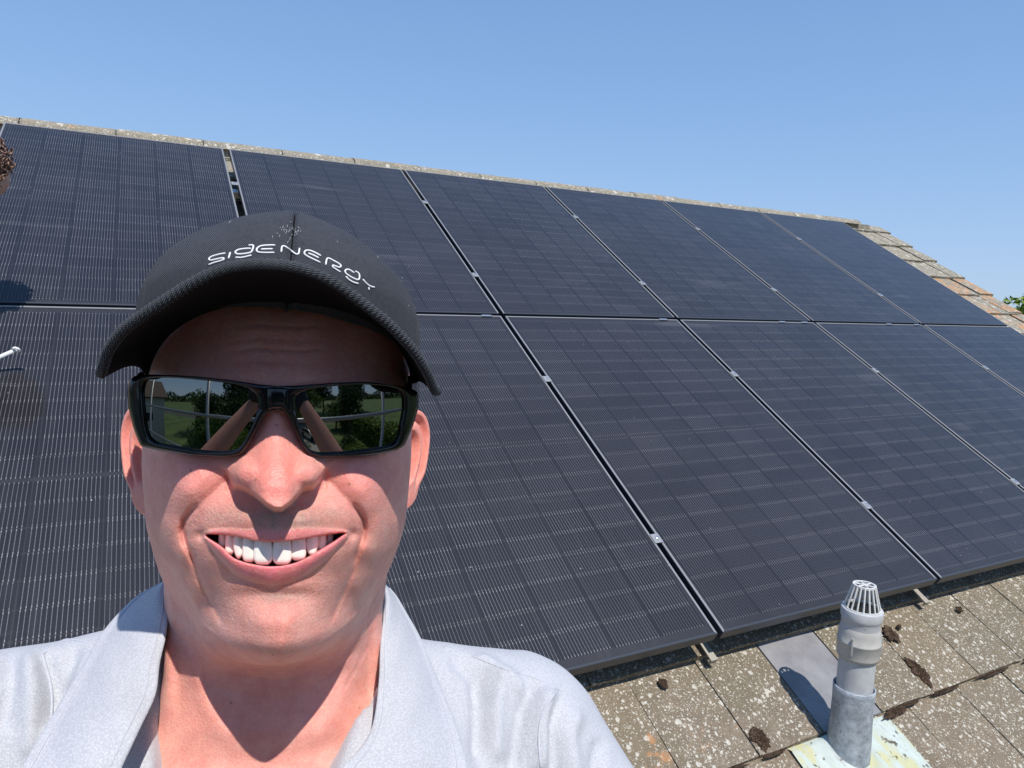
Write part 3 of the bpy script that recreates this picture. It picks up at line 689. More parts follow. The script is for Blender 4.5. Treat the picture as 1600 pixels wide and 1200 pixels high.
# ---- mouth
UX = [312, 330, 348, 366, 384, 400, 425, 450, 472, 496, 516, 538, 552]
uy = [834, 834.5, 835.5, 838, 842, 845.5, 847, 845.5, 842.5, 838, 835, 832.5, 832]
lx = [312, 322, 348, 366, 396, 425, 454, 480, 500, 520, 540, 552]
ly = [834, 839, 855, 872, 881.5, 885, 881.5, 871, 859, 847, 834.5, 832]
YU = cr(UX, uy, PX); YL = cr(lx, ly, PX)
tx = [316, 340, 356, 380, 408, 424, 444, 472, 510, 538, 548]; ty = [833, 828, 827.5, 828.5, 828, 831, 828.5, 826, 827, 830, 831]
bx = [322, 346, 370, 400, 428, 450, 480, 506, 530, 546]; by = [842, 872, 895, 907, 911, 907.5, 894, 874, 852, 836]
YT = cr(tx, ty, PX); YBt = cr(bx, by, PX)
inx = sstep(PX, 314, 328) * (1 - sstep(PX, 536, 549))
opening = sstep(PY, YU - 1.0, YU + 3.0) * (1 - sstep(PY, YL - 3.5, YL + 1.2)) * sstep(PX, 318, 333) * (1 - sstep(PX, 532, 546))
ql = np.clip((PY - YL) / np.maximum(YBt - YL, 3), 0, 1); 
lower = np.where((PY >= YL - 5) & (PY <= YBt + 4), np.sin(np.clip((PY - YL + 5) / np.maximum(YBt - YL + 9, 4), 0, 1) * math.pi) ** .75, 0) * inx
upper = np.where((PY >= YT - 3) & (PY <= YU + 3), np.sin(np.clip((PY - YT + 3) / np.maximum(YU - YT + 6, 4), 0, 1) * math.pi) ** .9, 0) * inx
D += 3.6 * mm * lower + 1.1 * mm * upper
D -= .5 * mm * stroke([(340, 873), (370, 903), (428, 921), (486, 901), (520, 868)], 6)
D -= 2.4 * mm * (gb(314, 836, 9, 8) + gb(550, 834, 9, 8)) 
lipl = .35 * mm * lower * np.sin(PX * 1.1 + 2 * np.sin(PY / 6)) * np.sin(PX * .37); D += lipl * .35
mouth_in = opening
D -= 26 * mm * opening
# neck
D += 2.0 * mm * stroke([(290, 1010), (320, 1100), (370, 1180)], 16) + 2.0 * mm * stroke([(566, 1010), (530, 1100), (485, 1180)], 16)
D -= .5 * mm * stroke([(560, 1010), (520, 1050), (480, 1075)], 3) + .5 * mm * stroke([(580, 1000), (552, 1052), (530, 1090)], 3) + .6 * mm * stroke([(330, 1045), (430, 1062), (540, 1040)], 4)
D -= .5 * mm * stroke([(320, 1075), (420, 1092), (520, 1078)], 5)
D *= front
ray = HE - B; ray /= np.linalg.norm(ray, axis=-1, keepdims=True)
BS = B + ray * D[..., None]
# fine uneven skin
def vnoise(P, s, seed=0.0):
    P = P.reshape(-1, 3); return np.array([noise.noise(Vector((p[0] * s + seed, p[1] * s, p[2] * s))) for p in P])
# ---- ears (joined into the same mesh)
def ear(side):
    ny, nx = 90, 70; th = np.linspace(0, 2 * math.pi, ny, endpoint=False)
    # rim outline in ear plane: p outward-back, q up (metres), centre in the concha
    rim = np.array([(-.002, .026), (.004, .035), (.012, .0385), (.021, .037), (.028, .030), (.0315, .018), (.0310, .003), (.0285, -.012), (.0245, -.0245), (.0215, -.0340), (.0140, -.0410), (.0035, -.0420), (-.003, -.034), (-.004, -.022), (-.005, -.006), (-.005, .010)])
    rim = np.vstack([rim, rim[:1]]); R_ = catmull(rim, ny + 1)[:-1]
    c = np.array([.009, -.001])
    rho = np.r_[np.linspace(0, 1, 50), np.linspace(1.0, .72, 20)[1:]]
    hgt = cr([0, .3, .45, .58, .70, .80, .90, .97, 1.0], [-.0105, -.0100, -.0060, .0012, .0006, -.0022, .0026, .0024, .0], np.clip(rho, 0, 1))
    V = []
    for j, r in enumerate(rho):
        back = j >= 50
        rr = r
        P2 = c + (R_ - c) * rr
        low = sstep(-P2[:, 1], .012, .028)        # the lobule is plain
        frontm = sstep(-(P2[:, 0]), -.004, .004)
        h = hgt[j] * (1 - low) + low * .0012 * (1 - r ** 4)
        h = h * (1 - frontm * .6)
        if back: h = np.full(ny, -.0045 * ((j - 49) / 19.0) ** .6)
        V.append(np.c_[P2, np.broadcast_to(h, ny)])
    V = np.array(V)
    al = math.radians(43 if side < 0 else 47)
    V[..., 1] *= .84
    P = V[..., 0]; Q = V[..., 1]; H_ = V[..., 2]
    px_ = np.array([math.sin(al), 0, -math.cos(al)]); nn = np.array([math.cos(al), 0, math.sin(al)]); qy = np.array([.06, .995, -.08])
    X = P[..., None] * px_ + Q[..., None] * qy + H_[..., None] * nn
    X[..., 0] *= side
    org = np.array([side * .0722 + .0042, .003, -.004])
    X = X + org
    F = grid_faces(len(rho), ny, True, flip=(side < 0))
    return X.reshape(-1, 3), F
EL, FL_ = ear(-1); ER, FR_ = ear(1)
SK = BS.reshape(-1, 3)
n0 = len(SK)
Fb = grid_faces(nr_, nc_, True, flip=True)
V_all = np.vstack([SK, EL, ER]); F_all = np.vstack([Fb, FL_ + n0, FR_ + n0 + len(EL)])
# ---- skin colour, one value per vertex
base = np.array([.82, .405, .335])
C = np.ones(PX.shape + (3,)) * base
def paint(mask, col, k=1.0):
    global C
    mk = np.clip(mask * k, 0, 1)[..., None]; C = C * (1 - mk) + np.array(col) * mk
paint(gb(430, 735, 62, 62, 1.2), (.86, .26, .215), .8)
paint(gb(305, 745, 62, 45) + gb(565, 748, 62, 45), (.84, .30, .265), .65)
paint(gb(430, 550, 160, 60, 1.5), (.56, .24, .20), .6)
paint(gb(430, 985, 60, 30), (.76, .34, .27), .5)
stub = gb(378, 808, 52, 22, 1.5) + gb(485, 808, 52, 22, 1.5) + gb(428, 815, 30, 14) + gb(430, 930, 75, 16, 1.2)
paint(stub, (.40, .27, .225), .78)
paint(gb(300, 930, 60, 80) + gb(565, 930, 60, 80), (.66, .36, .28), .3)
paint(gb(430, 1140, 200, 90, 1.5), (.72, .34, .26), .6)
lipm = np.maximum(np.where((PY > YU - 1), sstep(YBt - PY, -5, 10) * sstep(PY - YL, -8, -2), 0), sstep(PY - YT, -1.5, 2.5) * sstep(YU - PY, -6, -1)) * inx
paint(lipm * (PY > 820) * (PY < 925) * np.where(PY < YU + 2, .62, 1.0), (.80, .225, .26), .9)
paint(mouth_in, (.26, .07, .07), 1.0)
hb_ = sstep(-np.broadcast_to(np.cos(phi)[None, :], PX.shape), .05, .30) * sstep(B[..., 1], -.050, -.035); paint(hb_, (.10, .065, .045), .8)
nz = vnoise(B[::3, ::3].reshape(-1, 3), 55).reshape(B[::3, ::3].shape[:2]); nz = np.repeat(np.repeat(nz, 3, 0), 3, 1)[:nr_, :nc_]
C *= (1 + .10 * nz)[..., None]; C[..., 1:] *= (1 + .06 * nz)[..., None]
Ce = np.ones((len(EL) + len(ER), 3)) * np.array([.80, .33, .27])
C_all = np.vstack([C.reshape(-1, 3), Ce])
St = np.zeros(len(V_all)); beard = np.clip(stub * 1.2 + .45 * sstep(PY, 800, 900) * (1 - sstep(PY, 1020, 1080)) * (1 - lipm), 0, 1); St[:n0] = beard.ravel()
wet = np.zeros(len(V_all)); wet[:n0] = (np.clip(lipm * (PY > 820) * (PY < 925), 0, 1) * .8 + gb(432, 735, 22, 45) * .6).ravel()
def skin_mat():
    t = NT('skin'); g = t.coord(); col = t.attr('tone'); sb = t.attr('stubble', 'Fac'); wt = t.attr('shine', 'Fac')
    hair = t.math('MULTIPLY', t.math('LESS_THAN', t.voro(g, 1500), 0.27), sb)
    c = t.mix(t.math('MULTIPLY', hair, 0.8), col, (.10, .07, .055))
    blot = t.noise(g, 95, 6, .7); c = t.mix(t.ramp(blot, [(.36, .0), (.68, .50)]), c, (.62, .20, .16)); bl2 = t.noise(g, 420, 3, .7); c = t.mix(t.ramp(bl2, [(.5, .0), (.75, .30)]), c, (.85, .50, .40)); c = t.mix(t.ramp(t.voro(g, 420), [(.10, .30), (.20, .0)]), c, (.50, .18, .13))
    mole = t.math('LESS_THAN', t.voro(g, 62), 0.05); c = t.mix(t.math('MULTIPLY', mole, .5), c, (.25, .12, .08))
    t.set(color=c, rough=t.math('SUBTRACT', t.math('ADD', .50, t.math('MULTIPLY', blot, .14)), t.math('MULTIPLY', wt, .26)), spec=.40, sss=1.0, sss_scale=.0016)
    t.bs.inputs['Subsurface Radius'].default_value = (1.0, .32, .17)
    pore = t.noise(g, 900, 3, .6); p2 = t.voro(g, 700); p3 = t.noise(g, 190, 4, .65)
    h = t.math('ADD', t.math('MULTIPLY', pore, .5), t.math('ADD', t.math('MULTIPLY', p2, .5), t.math('MULTIPLY', p3, .85)))
    t.bump(h, .42, .0009); return t.m
M_SKIN = skin_mat()
me = mesh_of('body', hl(V_all), F_all, [M_SKIN], True)
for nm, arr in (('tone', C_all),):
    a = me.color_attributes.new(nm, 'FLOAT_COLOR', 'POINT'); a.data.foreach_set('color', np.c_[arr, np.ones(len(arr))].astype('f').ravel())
for nm, arr in (('stubble', St), ('shine', wet)):
    a = me.attributes.new(nm, 'FLOAT', 'POINT'); a.data.foreach_set('value', arr.astype('f'))
body = link('body', me, man)
skin_bvh = BVHTree.FromPolygons([Vector(p) for p in V_all[:n0].tolist()], Fb.tolist())
def skin_at(px, py):
    """skin point (head frame) on the line of sight of a photo pixel"""
    d = hpx(px, py, 0.0) - HE; d /= np.linalg.norm(d)
    r = skin_bvh.ray_cast(Vector(HE), Vector(d)); return np.array(r[0]) if r[0] else None
# ---- teeth
M_TOOTH = NT('tooth enamel'); M_TOOTH.set(color=(.84, .80, .71), rough=.22, spec=.5, coat=.3); M_TOOTH = M_TOOTH.m
M_GUM = NT('gum').set(color=(.62, .2, .19), rough=.3, spec=.5, sss=.3, sss_scale=.002).m
teeth = [(347, 836, 11, 846, 856, .0735), (359, 836, 14, 846, 867, .0780), (373, 838, 17, 848, 873.5, .0815), (389, 840, 20, 852, 878.5, .0840), (411, 842, 28.5, 856, 882.5, .0862),
         (440.5, 842, 29, 856, 882.5, .0862), (466, 839, 23.5, 852, 876, .0840), (487.5, 837, 20, 850, 869, .0815), (503, 835, 14, 845, 861, .0780), (515, 834, 11, 842, 852, .0735)]
for k, (xc, y0_, wd, ym, y1_, z_) in enumerate(teeth):
    y0_ -= 12; wd *= 1.065; nu, nv = 15, 17; V = []
    can = k in (2, 7)
    for j in range(nv):
        tv = j / (nv - 1); yy = y0_ + (y1_ - y0_) * tv
        wv = wd * (.74 + .27 * math.sin(min(tv * 1.30, 1.0) * math.pi / 2)) * (1 if tv < .76 else math.sqrt(max(0.02, 1 - ((tv - .76) / .245) ** 2 * (.72 if not can else .97))))
        if can: wv *= 1 - .45 * max(0, tv - .55) / .45
        for i in range(nu):
            a = (i / (nu - 1) - .5) * 2; xx = xc + a * wv / 2 * .985
            zz = z_ + .0016 * math.sqrt(max(0, 1 - abs(a) ** 2.6)) - .0022 * (1 - min(1, (1 - tv) / .12)) ** 2 * (1 if tv > .88 else 0) - .0012 * tv * 0
            zz += .0004 * math.cos(a * 5) * (1 - tv)
            V.append(hpx(xx, yy, zz + .0045))
        # close to the back
    V = np.array(V).reshape(nv, nu, 3); Bk = V.copy(); Bk[..., 2] -= .006
    allv = np.vstack([V.reshape(-1, 3), Bk.reshape(-1, 3)]); F = grid_faces(nv, nu, flip=True).tolist(); n_ = nv * nu
    rimi = [i for i in range(nu)] + [j * nu + nu - 1 for j in range(1, nv)] + [(nv - 1) * nu + i for i in range(nu - 2, -1, -1)] + [j * nu for j in range(nv - 2, 0, -1)]
    F += [[rimi[i], rimi[(i + 1) % len(rimi)], rimi[(i + 1) % len(rimi)] + n_, rimi[i] + n_] for i in range(len(rimi))]
    link('tooth', mesh_of('tooth', hl(allv), F, [M_TOOTH], True), man)
V = []
for j in range(9):
    for i in range(41):
        s_ = i / 40; xx = 345 + 175 * s_; z_ = .0722 + .0128 * (1 - abs(2 * s_ - 1) ** 2.2)
        V.append(hpx(xx, 820 + 4 * j - 10 * abs(2 * s_ - 1) ** 2, z_ + .0048 - .0004 * j * 0))
link('gum', mesh_of('gum', hl(np.array(V)), grid_faces(9, 41, flip=True), [M_GUM], True), man)
# ------------------------------------------------------------------ cap
def twill(name, col, scale=1.0, bs=.7):
    t = NT(name); g = t.attr('wv', 'Vector'); x, y, z = t.sep(g)
    f = t.math('SINE', t.math('MULTIPLY', t.math('ADD', x, t.math('MULTIPLY', y, 1.35)), 5200 * scale))
    f2 = t.math('SINE', t.math('MULTIPLY', t.math('SUBTRACT', x, t.math('MULTIPLY', y, .7)), 7800 * scale))
    n = t.noise(t.coord(), 420, 3, .7); nb = t.noise(t.coord(), 26, 4, .6)
    hgt = t.math('ADD', t.math('MULTIPLY', f, .5), t.math('ADD', t.math('MULTIPLY', f2, .25), t.math('MULTIPLY', n, .5)))
    c = t.mix(t.ramp(t.math('ADD', t.math('MULTIPLY', f, .30), t.math('ADD', t.math('MULTIPLY', n, .45), .25)), [(.30, 0.0), (.70, 1.0)]), tuple(k * .25 for k in col), tuple(k * 2.1 for k in col))
    c = t.mix(t.ramp(nb, [(.45, 0.0), (.75, .15)]), c, tuple(k * 2.0 for k in col))
    t.set(color=c, rough=.95, spec=.15, sheen=.04); t.bump(hgt, bs, .0006 / scale ** .5); return t.m
M_TWILL = twill('black twill', (.040, .043, .051), bs=.28)
M_BRIM = twill('black twill of the brim', (.030, .033, .040), .45, .9)
M_UNDERB = flat('brim cloth with painted shade', (.007, .007, .008), .95, spec=.08)  # shade under the brim put into the cloth's near-black colour
M_THREAD = NT('white embroidery'); _x = M_THREAD.noise(M_THREAD.coord(), 2500, 2); M_THREAD.set(color=(.80, .80, .80), rough=.6); M_THREAD.bump(_x, .4, .0003); M_THREAD = M_THREAD.m
cap = empty('baseball_cap', tuple(hl(np.array([0.004, .09, 0])))); cap.parent = man
CAPO = np.array(cap.location)
def cl(P): return hl(P) - CAPO
def add_wv(me, arr):
    a = me.attributes.new('wv', 'FLOAT_VECTOR', 'POINT'); a.data.foreach_set('vector', np.asarray(arr, 'f').ravel())
ROLL = math.radians(-2.6)
def capx(P):
    """roll of the cap on the head"""
    P = np.asarray(P, float); c, s = math.cos(ROLL), math.sin(ROLL); Q = P.copy(); X = P[..., 0]; Y = P[..., 1] - .06
    Q[..., 0] = X * c - Y * s + .0015; Q[..., 1] = X * s + Y * c + .06; return Q
CT = np.array([ # yF zF yB zB w zc n
 (.0745, .1010, .035, -.120, .0815, -.008, 2.10),
 (.082, .1035, .045, -.121, .0830, -.008, 2.12),
 (.094, .1040, .064, -.120, .0840, -.008, 2.10),
 (.108, .1000, .084, -.115, .0800, -.008, 2.04),
 (.120, .0910, .103, -.106, .0715, -.008, 1.94),
 (.1305, .0780, .119, -.093, .0595, -.008, 1.84),
 (.1390, .0610, .1320, -.073, .0440, -.006, 1.74),
 (.1450, .0410, .1410, -.048, .0270, -.004, 1.66),
 (.1475, .0180, .1465, -.020, .0115, -.001, 1.6),
 (.1480, .0020, .1480, -.004, .0015, -.001, 2.0)])
ck = np.arange(len(CT)); rt = np.linspace(0, 9, 190)
CF = [cr(ck, CT[:, k], rt)[:, None] for k in range(7)]
ph = np.linspace(0, 2 * math.pi, 560, endpoint=False)[None, :]
yF, zF, yB, zB, w_, zc_, n_ = CF; cph, sph = np.cos(ph), np.sin(ph); e_ = 2 / n_
x_ = w_ * np.sign(sph) * np.abs(sph) ** e_; z_ = zc_ + np.where(cph > 0, zF - zc_, zc_ - zB) * np.sign(cph) * np.abs(cph) ** e_
y_ = yB + (yF - yB) * (z_ - zB) / (zF - zB)
CP = np.stack([x_, y_, z_], -1)
cen = np.array([0, .03, -.01]); nrm = CP - cen; nrm /= np.linalg.norm(nrm, axis=-1, keepdims=True)
hfr = (rt / 9)[:, None]
dph = (ph + math.pi) % (2 * math.pi) - math.pi
disp = np.zeros_like(x_)
arc = np.abs(x_)
disp -= .0022 * np.exp(-(x_ / .0013) ** 2) * (z_ > 0)                     # front seam
disp += .0007 * np.exp(-((arc - .0042) / .002) ** 2) * (z_ > 0) * (hfr < .93)
for a in (1.02, -1.02, 2.1, -2.1, math.pi):                                # side and back seams
    dd = ((ph - a + math.pi) % (2 * math.pi) - math.pi) * np.maximum(w_, .004); disp += (-.0020 * np.exp(-(dd / .0013) ** 2) + .0006 * np.exp(-((np.abs(dd) - .004) / .0018) ** 2)) * (hfr < .95)
vn = np.array([[noise.noise(Vector(p) * 22) + .5 * noise.noise(Vector(p) * 55) for p in row] for row in CP[::4, ::4].tolist()]); vn = np.repeat(np.repeat(vn, 4, 0), 4, 1)[:CP.shape[0], :CP.shape[1]]
kk = np.ones(5) / 5
vn = np.apply_along_axis(lambda q: np.convolve(np.pad(q, 2, 'wrap'), kk, 'valid'), 1, vn); vn = np.apply_along_axis(lambda q: np.convolve(np.pad(q, 2, 'edge'), kk, 'valid'), 0, vn)
disp += .0011 * vn
CPd = capx(CP + nrm * disp[..., None])
me = mesh_of('crown', cl(CPd), grid_faces(len(rt), 560, True, flip=False), [M_TWILL], True)
wvv = np.stack([np.where(z_ > -10, dph * .085, 0), hfr * .12 + 0 * x_, 0 * x_], -1)
sgn = np.where(x_ > 0, 1.0, 1.0); add_wv(me, wvv.reshape(-1, 3)); link('crown', me, cap)
cap_bvh = BVHTree.FromPolygons([Vector(p) for p in CPd.reshape(-1, 3).tolist()], grid_faces(len(rt), 560, True).tolist())
mb = MB(); mb.lathe([(.0005, .0035), (.004, .003), (.0065, .0012), (.007, -.001)], 16); tp = capx(np.array([0, .148, -.001]))
o = mb.build('top_button', M_TWILL, cap, smooth=True); o.matrix_basis = Matrix.Translation(Vector(cl(tp))) @ Matrix([[HM[i, 0], -HM[i, 2], HM[i, 1]] for i in range(3)]).to_4x4()
M_SEAMB = flat('black cap seam', (.006, .006, .007), .95, spec=.1)
for a in (0.0, 1.02, -1.02, 2.1, -2.1, math.pi):
    k_ = int(round((a % (2 * math.pi)) / (2 * math.pi) * 560)) % 560; c_ = CPd[4:176:3, k_]; mb = MB(); mb.tube([cl(p) for p in c_], .0006, 6); mb.build('seam', M_SEAMB, cap, smooth=True)
# brim: plan outline and the height that gives the arch
EX = [162, 164, 170, 185, 204, 226, 271, 309, 350, 384, 421, 466, 515, 552, 609, 646, 667, 675, 677]
EY = [582, 562, 549, 526, 508, 493, 463, 439, 421, 415, 414, 419, 438, 464, 509, 549, 583, 602, 612]
NB_ = 161; NR_ = 30
s_ = np.linspace(-1, 1, NB_)
def brim():
    V = np.zeros((NR_, NB_, 3))
    a = s_ * math.pi / 2
    xo = .0822 * np.sin(a) + .0008; zo = .058 + .104 * np.cos(a) ** .82 - .022 * sstep(np.abs(s_), .86, 1.0) ** 1.5; xo = xo - np.sign(s_) * .0035 * sstep(np.abs(s_), .90, 1.0)
    # outer edge height from the traced arch, solved on the line of sight at that plan position
    yo = np.zeros(NB_)
    for i in range(NB_):
        y = .06
        for _ in range(12):
            px, py = topx(np.array([xo[i], y, zo[i]])); ty = np.interp(px, EX, EY); y += (py - ty) * (HD - zo[i]) / 1150
        yo[i] = y
    yo -= np.where(s_ < 0, .0050, .0015) * sstep(np.abs(s_), .80, 1.0); kern = np.ones(7) / 7; yo = np.convolve(np.pad(yo, 3, 'edge'), kern, 'valid')
    ai = s_ * 1.32
    xi = .0790 * np.sin(ai) + .0045; zi = -.008 + .1090 * np.abs(np.cos(ai)) ** 1.0
    yi = .0795 - .036 * np.abs(s_) ** 2.4
    for j in range(NR_):
        t = j / (NR_ - 1)
        V[j, :, 0] = xi + (xo - xi) * t; V[j, :, 2] = zi + (zo - zi) * t
        V[j, :, 1] = yi + (yo - yi) * t + .0035 * math.sin(t * math.pi) * (1 - .5 * s_ ** 2)
    return V
BR = brim(); TH_ = .0042
up = np.zeros_like(BR); up[..., 1] = 1; up[..., 0] = .35 * s_[None, :]; up /= np.linalg.norm(up, axis=-1, keepdims=True)
prof = []
# stitched rows on top
tt = np.linspace(0, 1, NR_)[:, None]
top = BR + up * (TH_ / 2 + .00025 * np.cos(tt * 2 * math.pi * 7))[..., None]
edge = []
out = BR[-1] - BR[-2]; out /= np.linalg.norm(out, axis=-1, keepdims=True)
for k in range(1, 10):
    a = math.pi * k / 10; edge.append(BR[-1] + out * (math.sin(a) * .0016) + up[-1] * math.cos(a) * TH_ / 2)
bot = (BR - up * TH_ / 2)[::-1]
SH = np.concatenate([top, np.array(edge), bot], 0)
F = grid_faces(SH.shape[0], NB_, flip=True); mi = np.repeat((np.arange(SH.shape[0] - 1) >= NR_ + 8).astype(int), NB_ - 1)
me = mesh_of('brim', cl(SH), F, [M_BRIM, M_UNDERB], True, mi=mi)
wb = np.zeros(SH.shape); wb[..., 0] = s_[None, :] * .13; wb[..., 1] = np.arange(SH.shape[0])[:, None] * .0022; add_wv(me, wb.reshape(-1, 3)); link('brim', me, cap)
eb = catmull(BR[-1] + up[-1] * .0006, 900); nE = 10; V = []
for i, p in enumerate(eb):
    t_ = eb[min(i + 1, 899)] - eb[max(i - 1, 0)]; t_ /= np.linalg.norm(t_); u_ = np.array([0, 1.0, 0]); u_ = u_ - t_ * (u_ @ t_); u_ /= np.linalg.norm(u_); w_ = np.cross(t_, u_)
    fade = min(1, i / 25, (899 - i) / 25)
    for k in range(nE):
        a_ = 2 * math.pi * k / nE; r_ = (.0024 + .00028 * math.sin(i * 1.05 + a_ * 1.0)) * (.3 + .7 * fade); V.append(p + u_ * math.cos(a_) * r_ + w_ * math.sin(a_) * r_)
me = mesh_of('brim_binding', cl(np.array(V)), grid_faces(900, nE, True), [twill('black rim twill', (.050, .054, .062), 1.0, .6)], True)
wb2 = np.zeros((900, nE, 3)); wb2[..., 0] = np.arange(900)[:, None] * .0003; wb2[..., 1] = np.arange(nE)[None, :] * .0015; add_wv(me, wb2.reshape(-1, 3)); link('brim_binding', me, cap)
# lettering, embroidered
def cp(px, py):
    d = hpx(px, py, 0.0) - HE; d /= np.linalg.norm(d); r = cap_bvh.ray_cast(Vector(HE), Vector(d)); return np.array(r[0]) - d * .0003 if r[0] else hpx(px, py, .1)
LET = [[[(225, 243), (170, 254), (120, 268), (94, 282), (88, 294), (102, 303), (150, 293), (195, 284), (212, 286), (208, 298), (180, 309), (130, 323), (84, 341)]],
 [[(266, 235), (250, 290)]],
 [[(438, 205), (400, 205), (345, 212), (318, 222), (307, 236), (322, 250), (370, 249), (425, 240), (446, 225), (458, 182), (440, 176), (416, 178)], [(308, 277), (350, 281), (400, 272), (443, 260)]],
 [[(641, 177), (590, 177), (530, 182), (498, 195), (484, 215), (498, 234), (550, 239), (635, 238)], [(520, 211), (570, 209), (620, 208)]],
 [[(690, 236), (696, 192), (712, 184), (735, 195), (805, 246), (825, 253), (836, 244), (843, 200)]],
 [[(1024, 267), (975, 240), (930, 222), (895, 222), (882, 240), (895, 260), (940, 285), (1018, 322)], [(915, 243), (960, 261), (1005, 284)]],
 [[(1061, 342), (1069, 296), (1085, 286), (1120, 302), (1170, 330), (1188, 348), (1175, 362), (1145, 352), (1120, 345), (1122, 360), (1150, 380), (1186, 402)]],
 [[(1300, 408), (1262, 384), (1238, 379), (1222, 392), (1232, 414), (1270, 440), (1315, 462), (1336, 462), (1343, 440), (1338, 415), (1318, 398), (1306, 396)], [(1228, 436), (1252, 462), (1290, 485), (1335, 498)]],
 [[(1370, 460), (1395, 490), (1430, 518), (1470, 528)], [(1421, 528), (1421, 550)]]]
for L in LET:
    mb = MB()
    for st in L:
        q = catmull(np.array(st, float), max(6, int(len(st) * 4))); P = [cp(310 + a / 5.333, 350 + b / 5.333) for a, b in q]
        mb.tube([cl(p) for p in P], [.00026] + [.00046] * (len(P) - 2) + [.00026], 8)
    mb.build('embroidered_letter', M_THREAD, cap, smooth=True)
# dust smudge and lint threads on the crown
M_LINT = flat('lint', (.55, .55, .55), .9)
for k, st in enumerate(([(172, 572), (180, 566), (190, 558), (200, 546)],)):
    pass
mb = MB(); rl = random.Random(4)
for k in range(46):
    a = rl.random(); px = rl.choice((rl.gauss(447, 9), rl.gauss(463, 7), rl.uniform(300, 640))) ; py = rl.gauss(362, 7) if px < 480 and px > 430 else rl.uniform(345, 480)
    p0 = cp(px, py); p1 = cp(px + rl.uniform(-4, 4), py + rl.uniform(-4, 4))
    if abs(p0[2] - p1[2]) < .01 and np.linalg.norm(p0 - p1) < .006: mb.tube([cl(p0), cl((p0 + p1) / 2 + [0, .0003, .0003]), cl(p1)], .00009, 5)
mb.build('lint_threads', M_LINT, cap)['kind'] = 'stuff'
# ------------------------------------------------------------------ sunglasses
M_BLK = NT('glossy black plastic').set(color=(.006, .006, .008), rough=.12, spec=.55).m
def lens_mat():
    t = NT('mirrored dark lens'); t.set(color=(.21, .215, .20), rough=.015, metal=1.0); return t.m
M_LENS = lens_mat()
gl = empty('sunglasses', tuple(hl(np.array([0, .022, .1])))); gl.parent = man; GLO = np.array(gl.location)
def gll(P): return hl(P) - GLO
GZ = .1010; CXG = .0012
def gz(x, y): return GZ + .235 * (y - .022) - 4.3 * (x - CXG) ** 2 - 4.2 * (y - .022) ** 2
def on_glass(px, py, off=0.0):
    P = hpx(px, py, .09)
    for _ in range(8): P = hpx(px, py, gz(P[..., 0], P[..., 1]) + off)
    return P
def closed(P, n):
    P = np.vstack([P, P[:1]]); d = np.r_[0, np.cumsum(np.linalg.norm(np.diff(P, axis=0), axis=1))]
    Q = np.vstack([P[-2], P, P[1]]); s = np.linspace(0, d[-1], n, endpoint=False); i = np.clip(np.searchsorted(d, s, side='right') - 1, 0, len(P) - 2)
    t = ((s - d[i]) / (d[i + 1] - d[i]))[:, None]; a, b, c, e = Q[i], Q[i + 1], Q[i + 2], Q[i + 3]
    return 0.5 * ((2 * b) + (-a + c) * t + (2*a - 5*b + 4*c - e) * t**2 + (-a + 3*b - 3*c + e) * t**3)
LL = np.array([(222, 620), (223, 604), (229, 593), (253, 590), (294, 592), (342, 597), (375, 602), (394, 611), (403, 626), (401, 645), (391, 671), (378, 694), (366, 704), (342, 707), (310, 705), (261, 696), (240, 690), (228, 672)])
RL_ = np.array([(462, 630), (464, 618), (485, 608), (517, 604), (558, 601), (591, 602), (615, 605), (628, 613), (631, 636), (626, 667), (621, 687), (608, 697), (566, 704), (517, 709), (493, 708), (481, 699), (472, 680), (465, 655)])
OL = np.array([(199, 612), (201, 594), (210, 587), (234, 585), (272, 586), (309, 588), (365, 594), (402, 600), (434, 603), (434, 612), (434, 622), (434, 632), (434, 641), (425, 641), (416, 646), (402, 671), (388, 697), (377, 711), (350, 715), (297, 712), (252, 705), (219, 697), (208, 668), (200, 635)])
OR = np.array([(434, 603), (466, 602), (515, 598), (571, 596), (624, 603), (648, 609), (654, 614), (654, 637), (646, 664), (632, 697), (620, 704), (590, 711), (545, 715), (496, 714), (481, 709), (470, 694), (455, 661), (447, 646), (440, 641), (434, 641), (434, 632), (434, 622), (434, 612)])
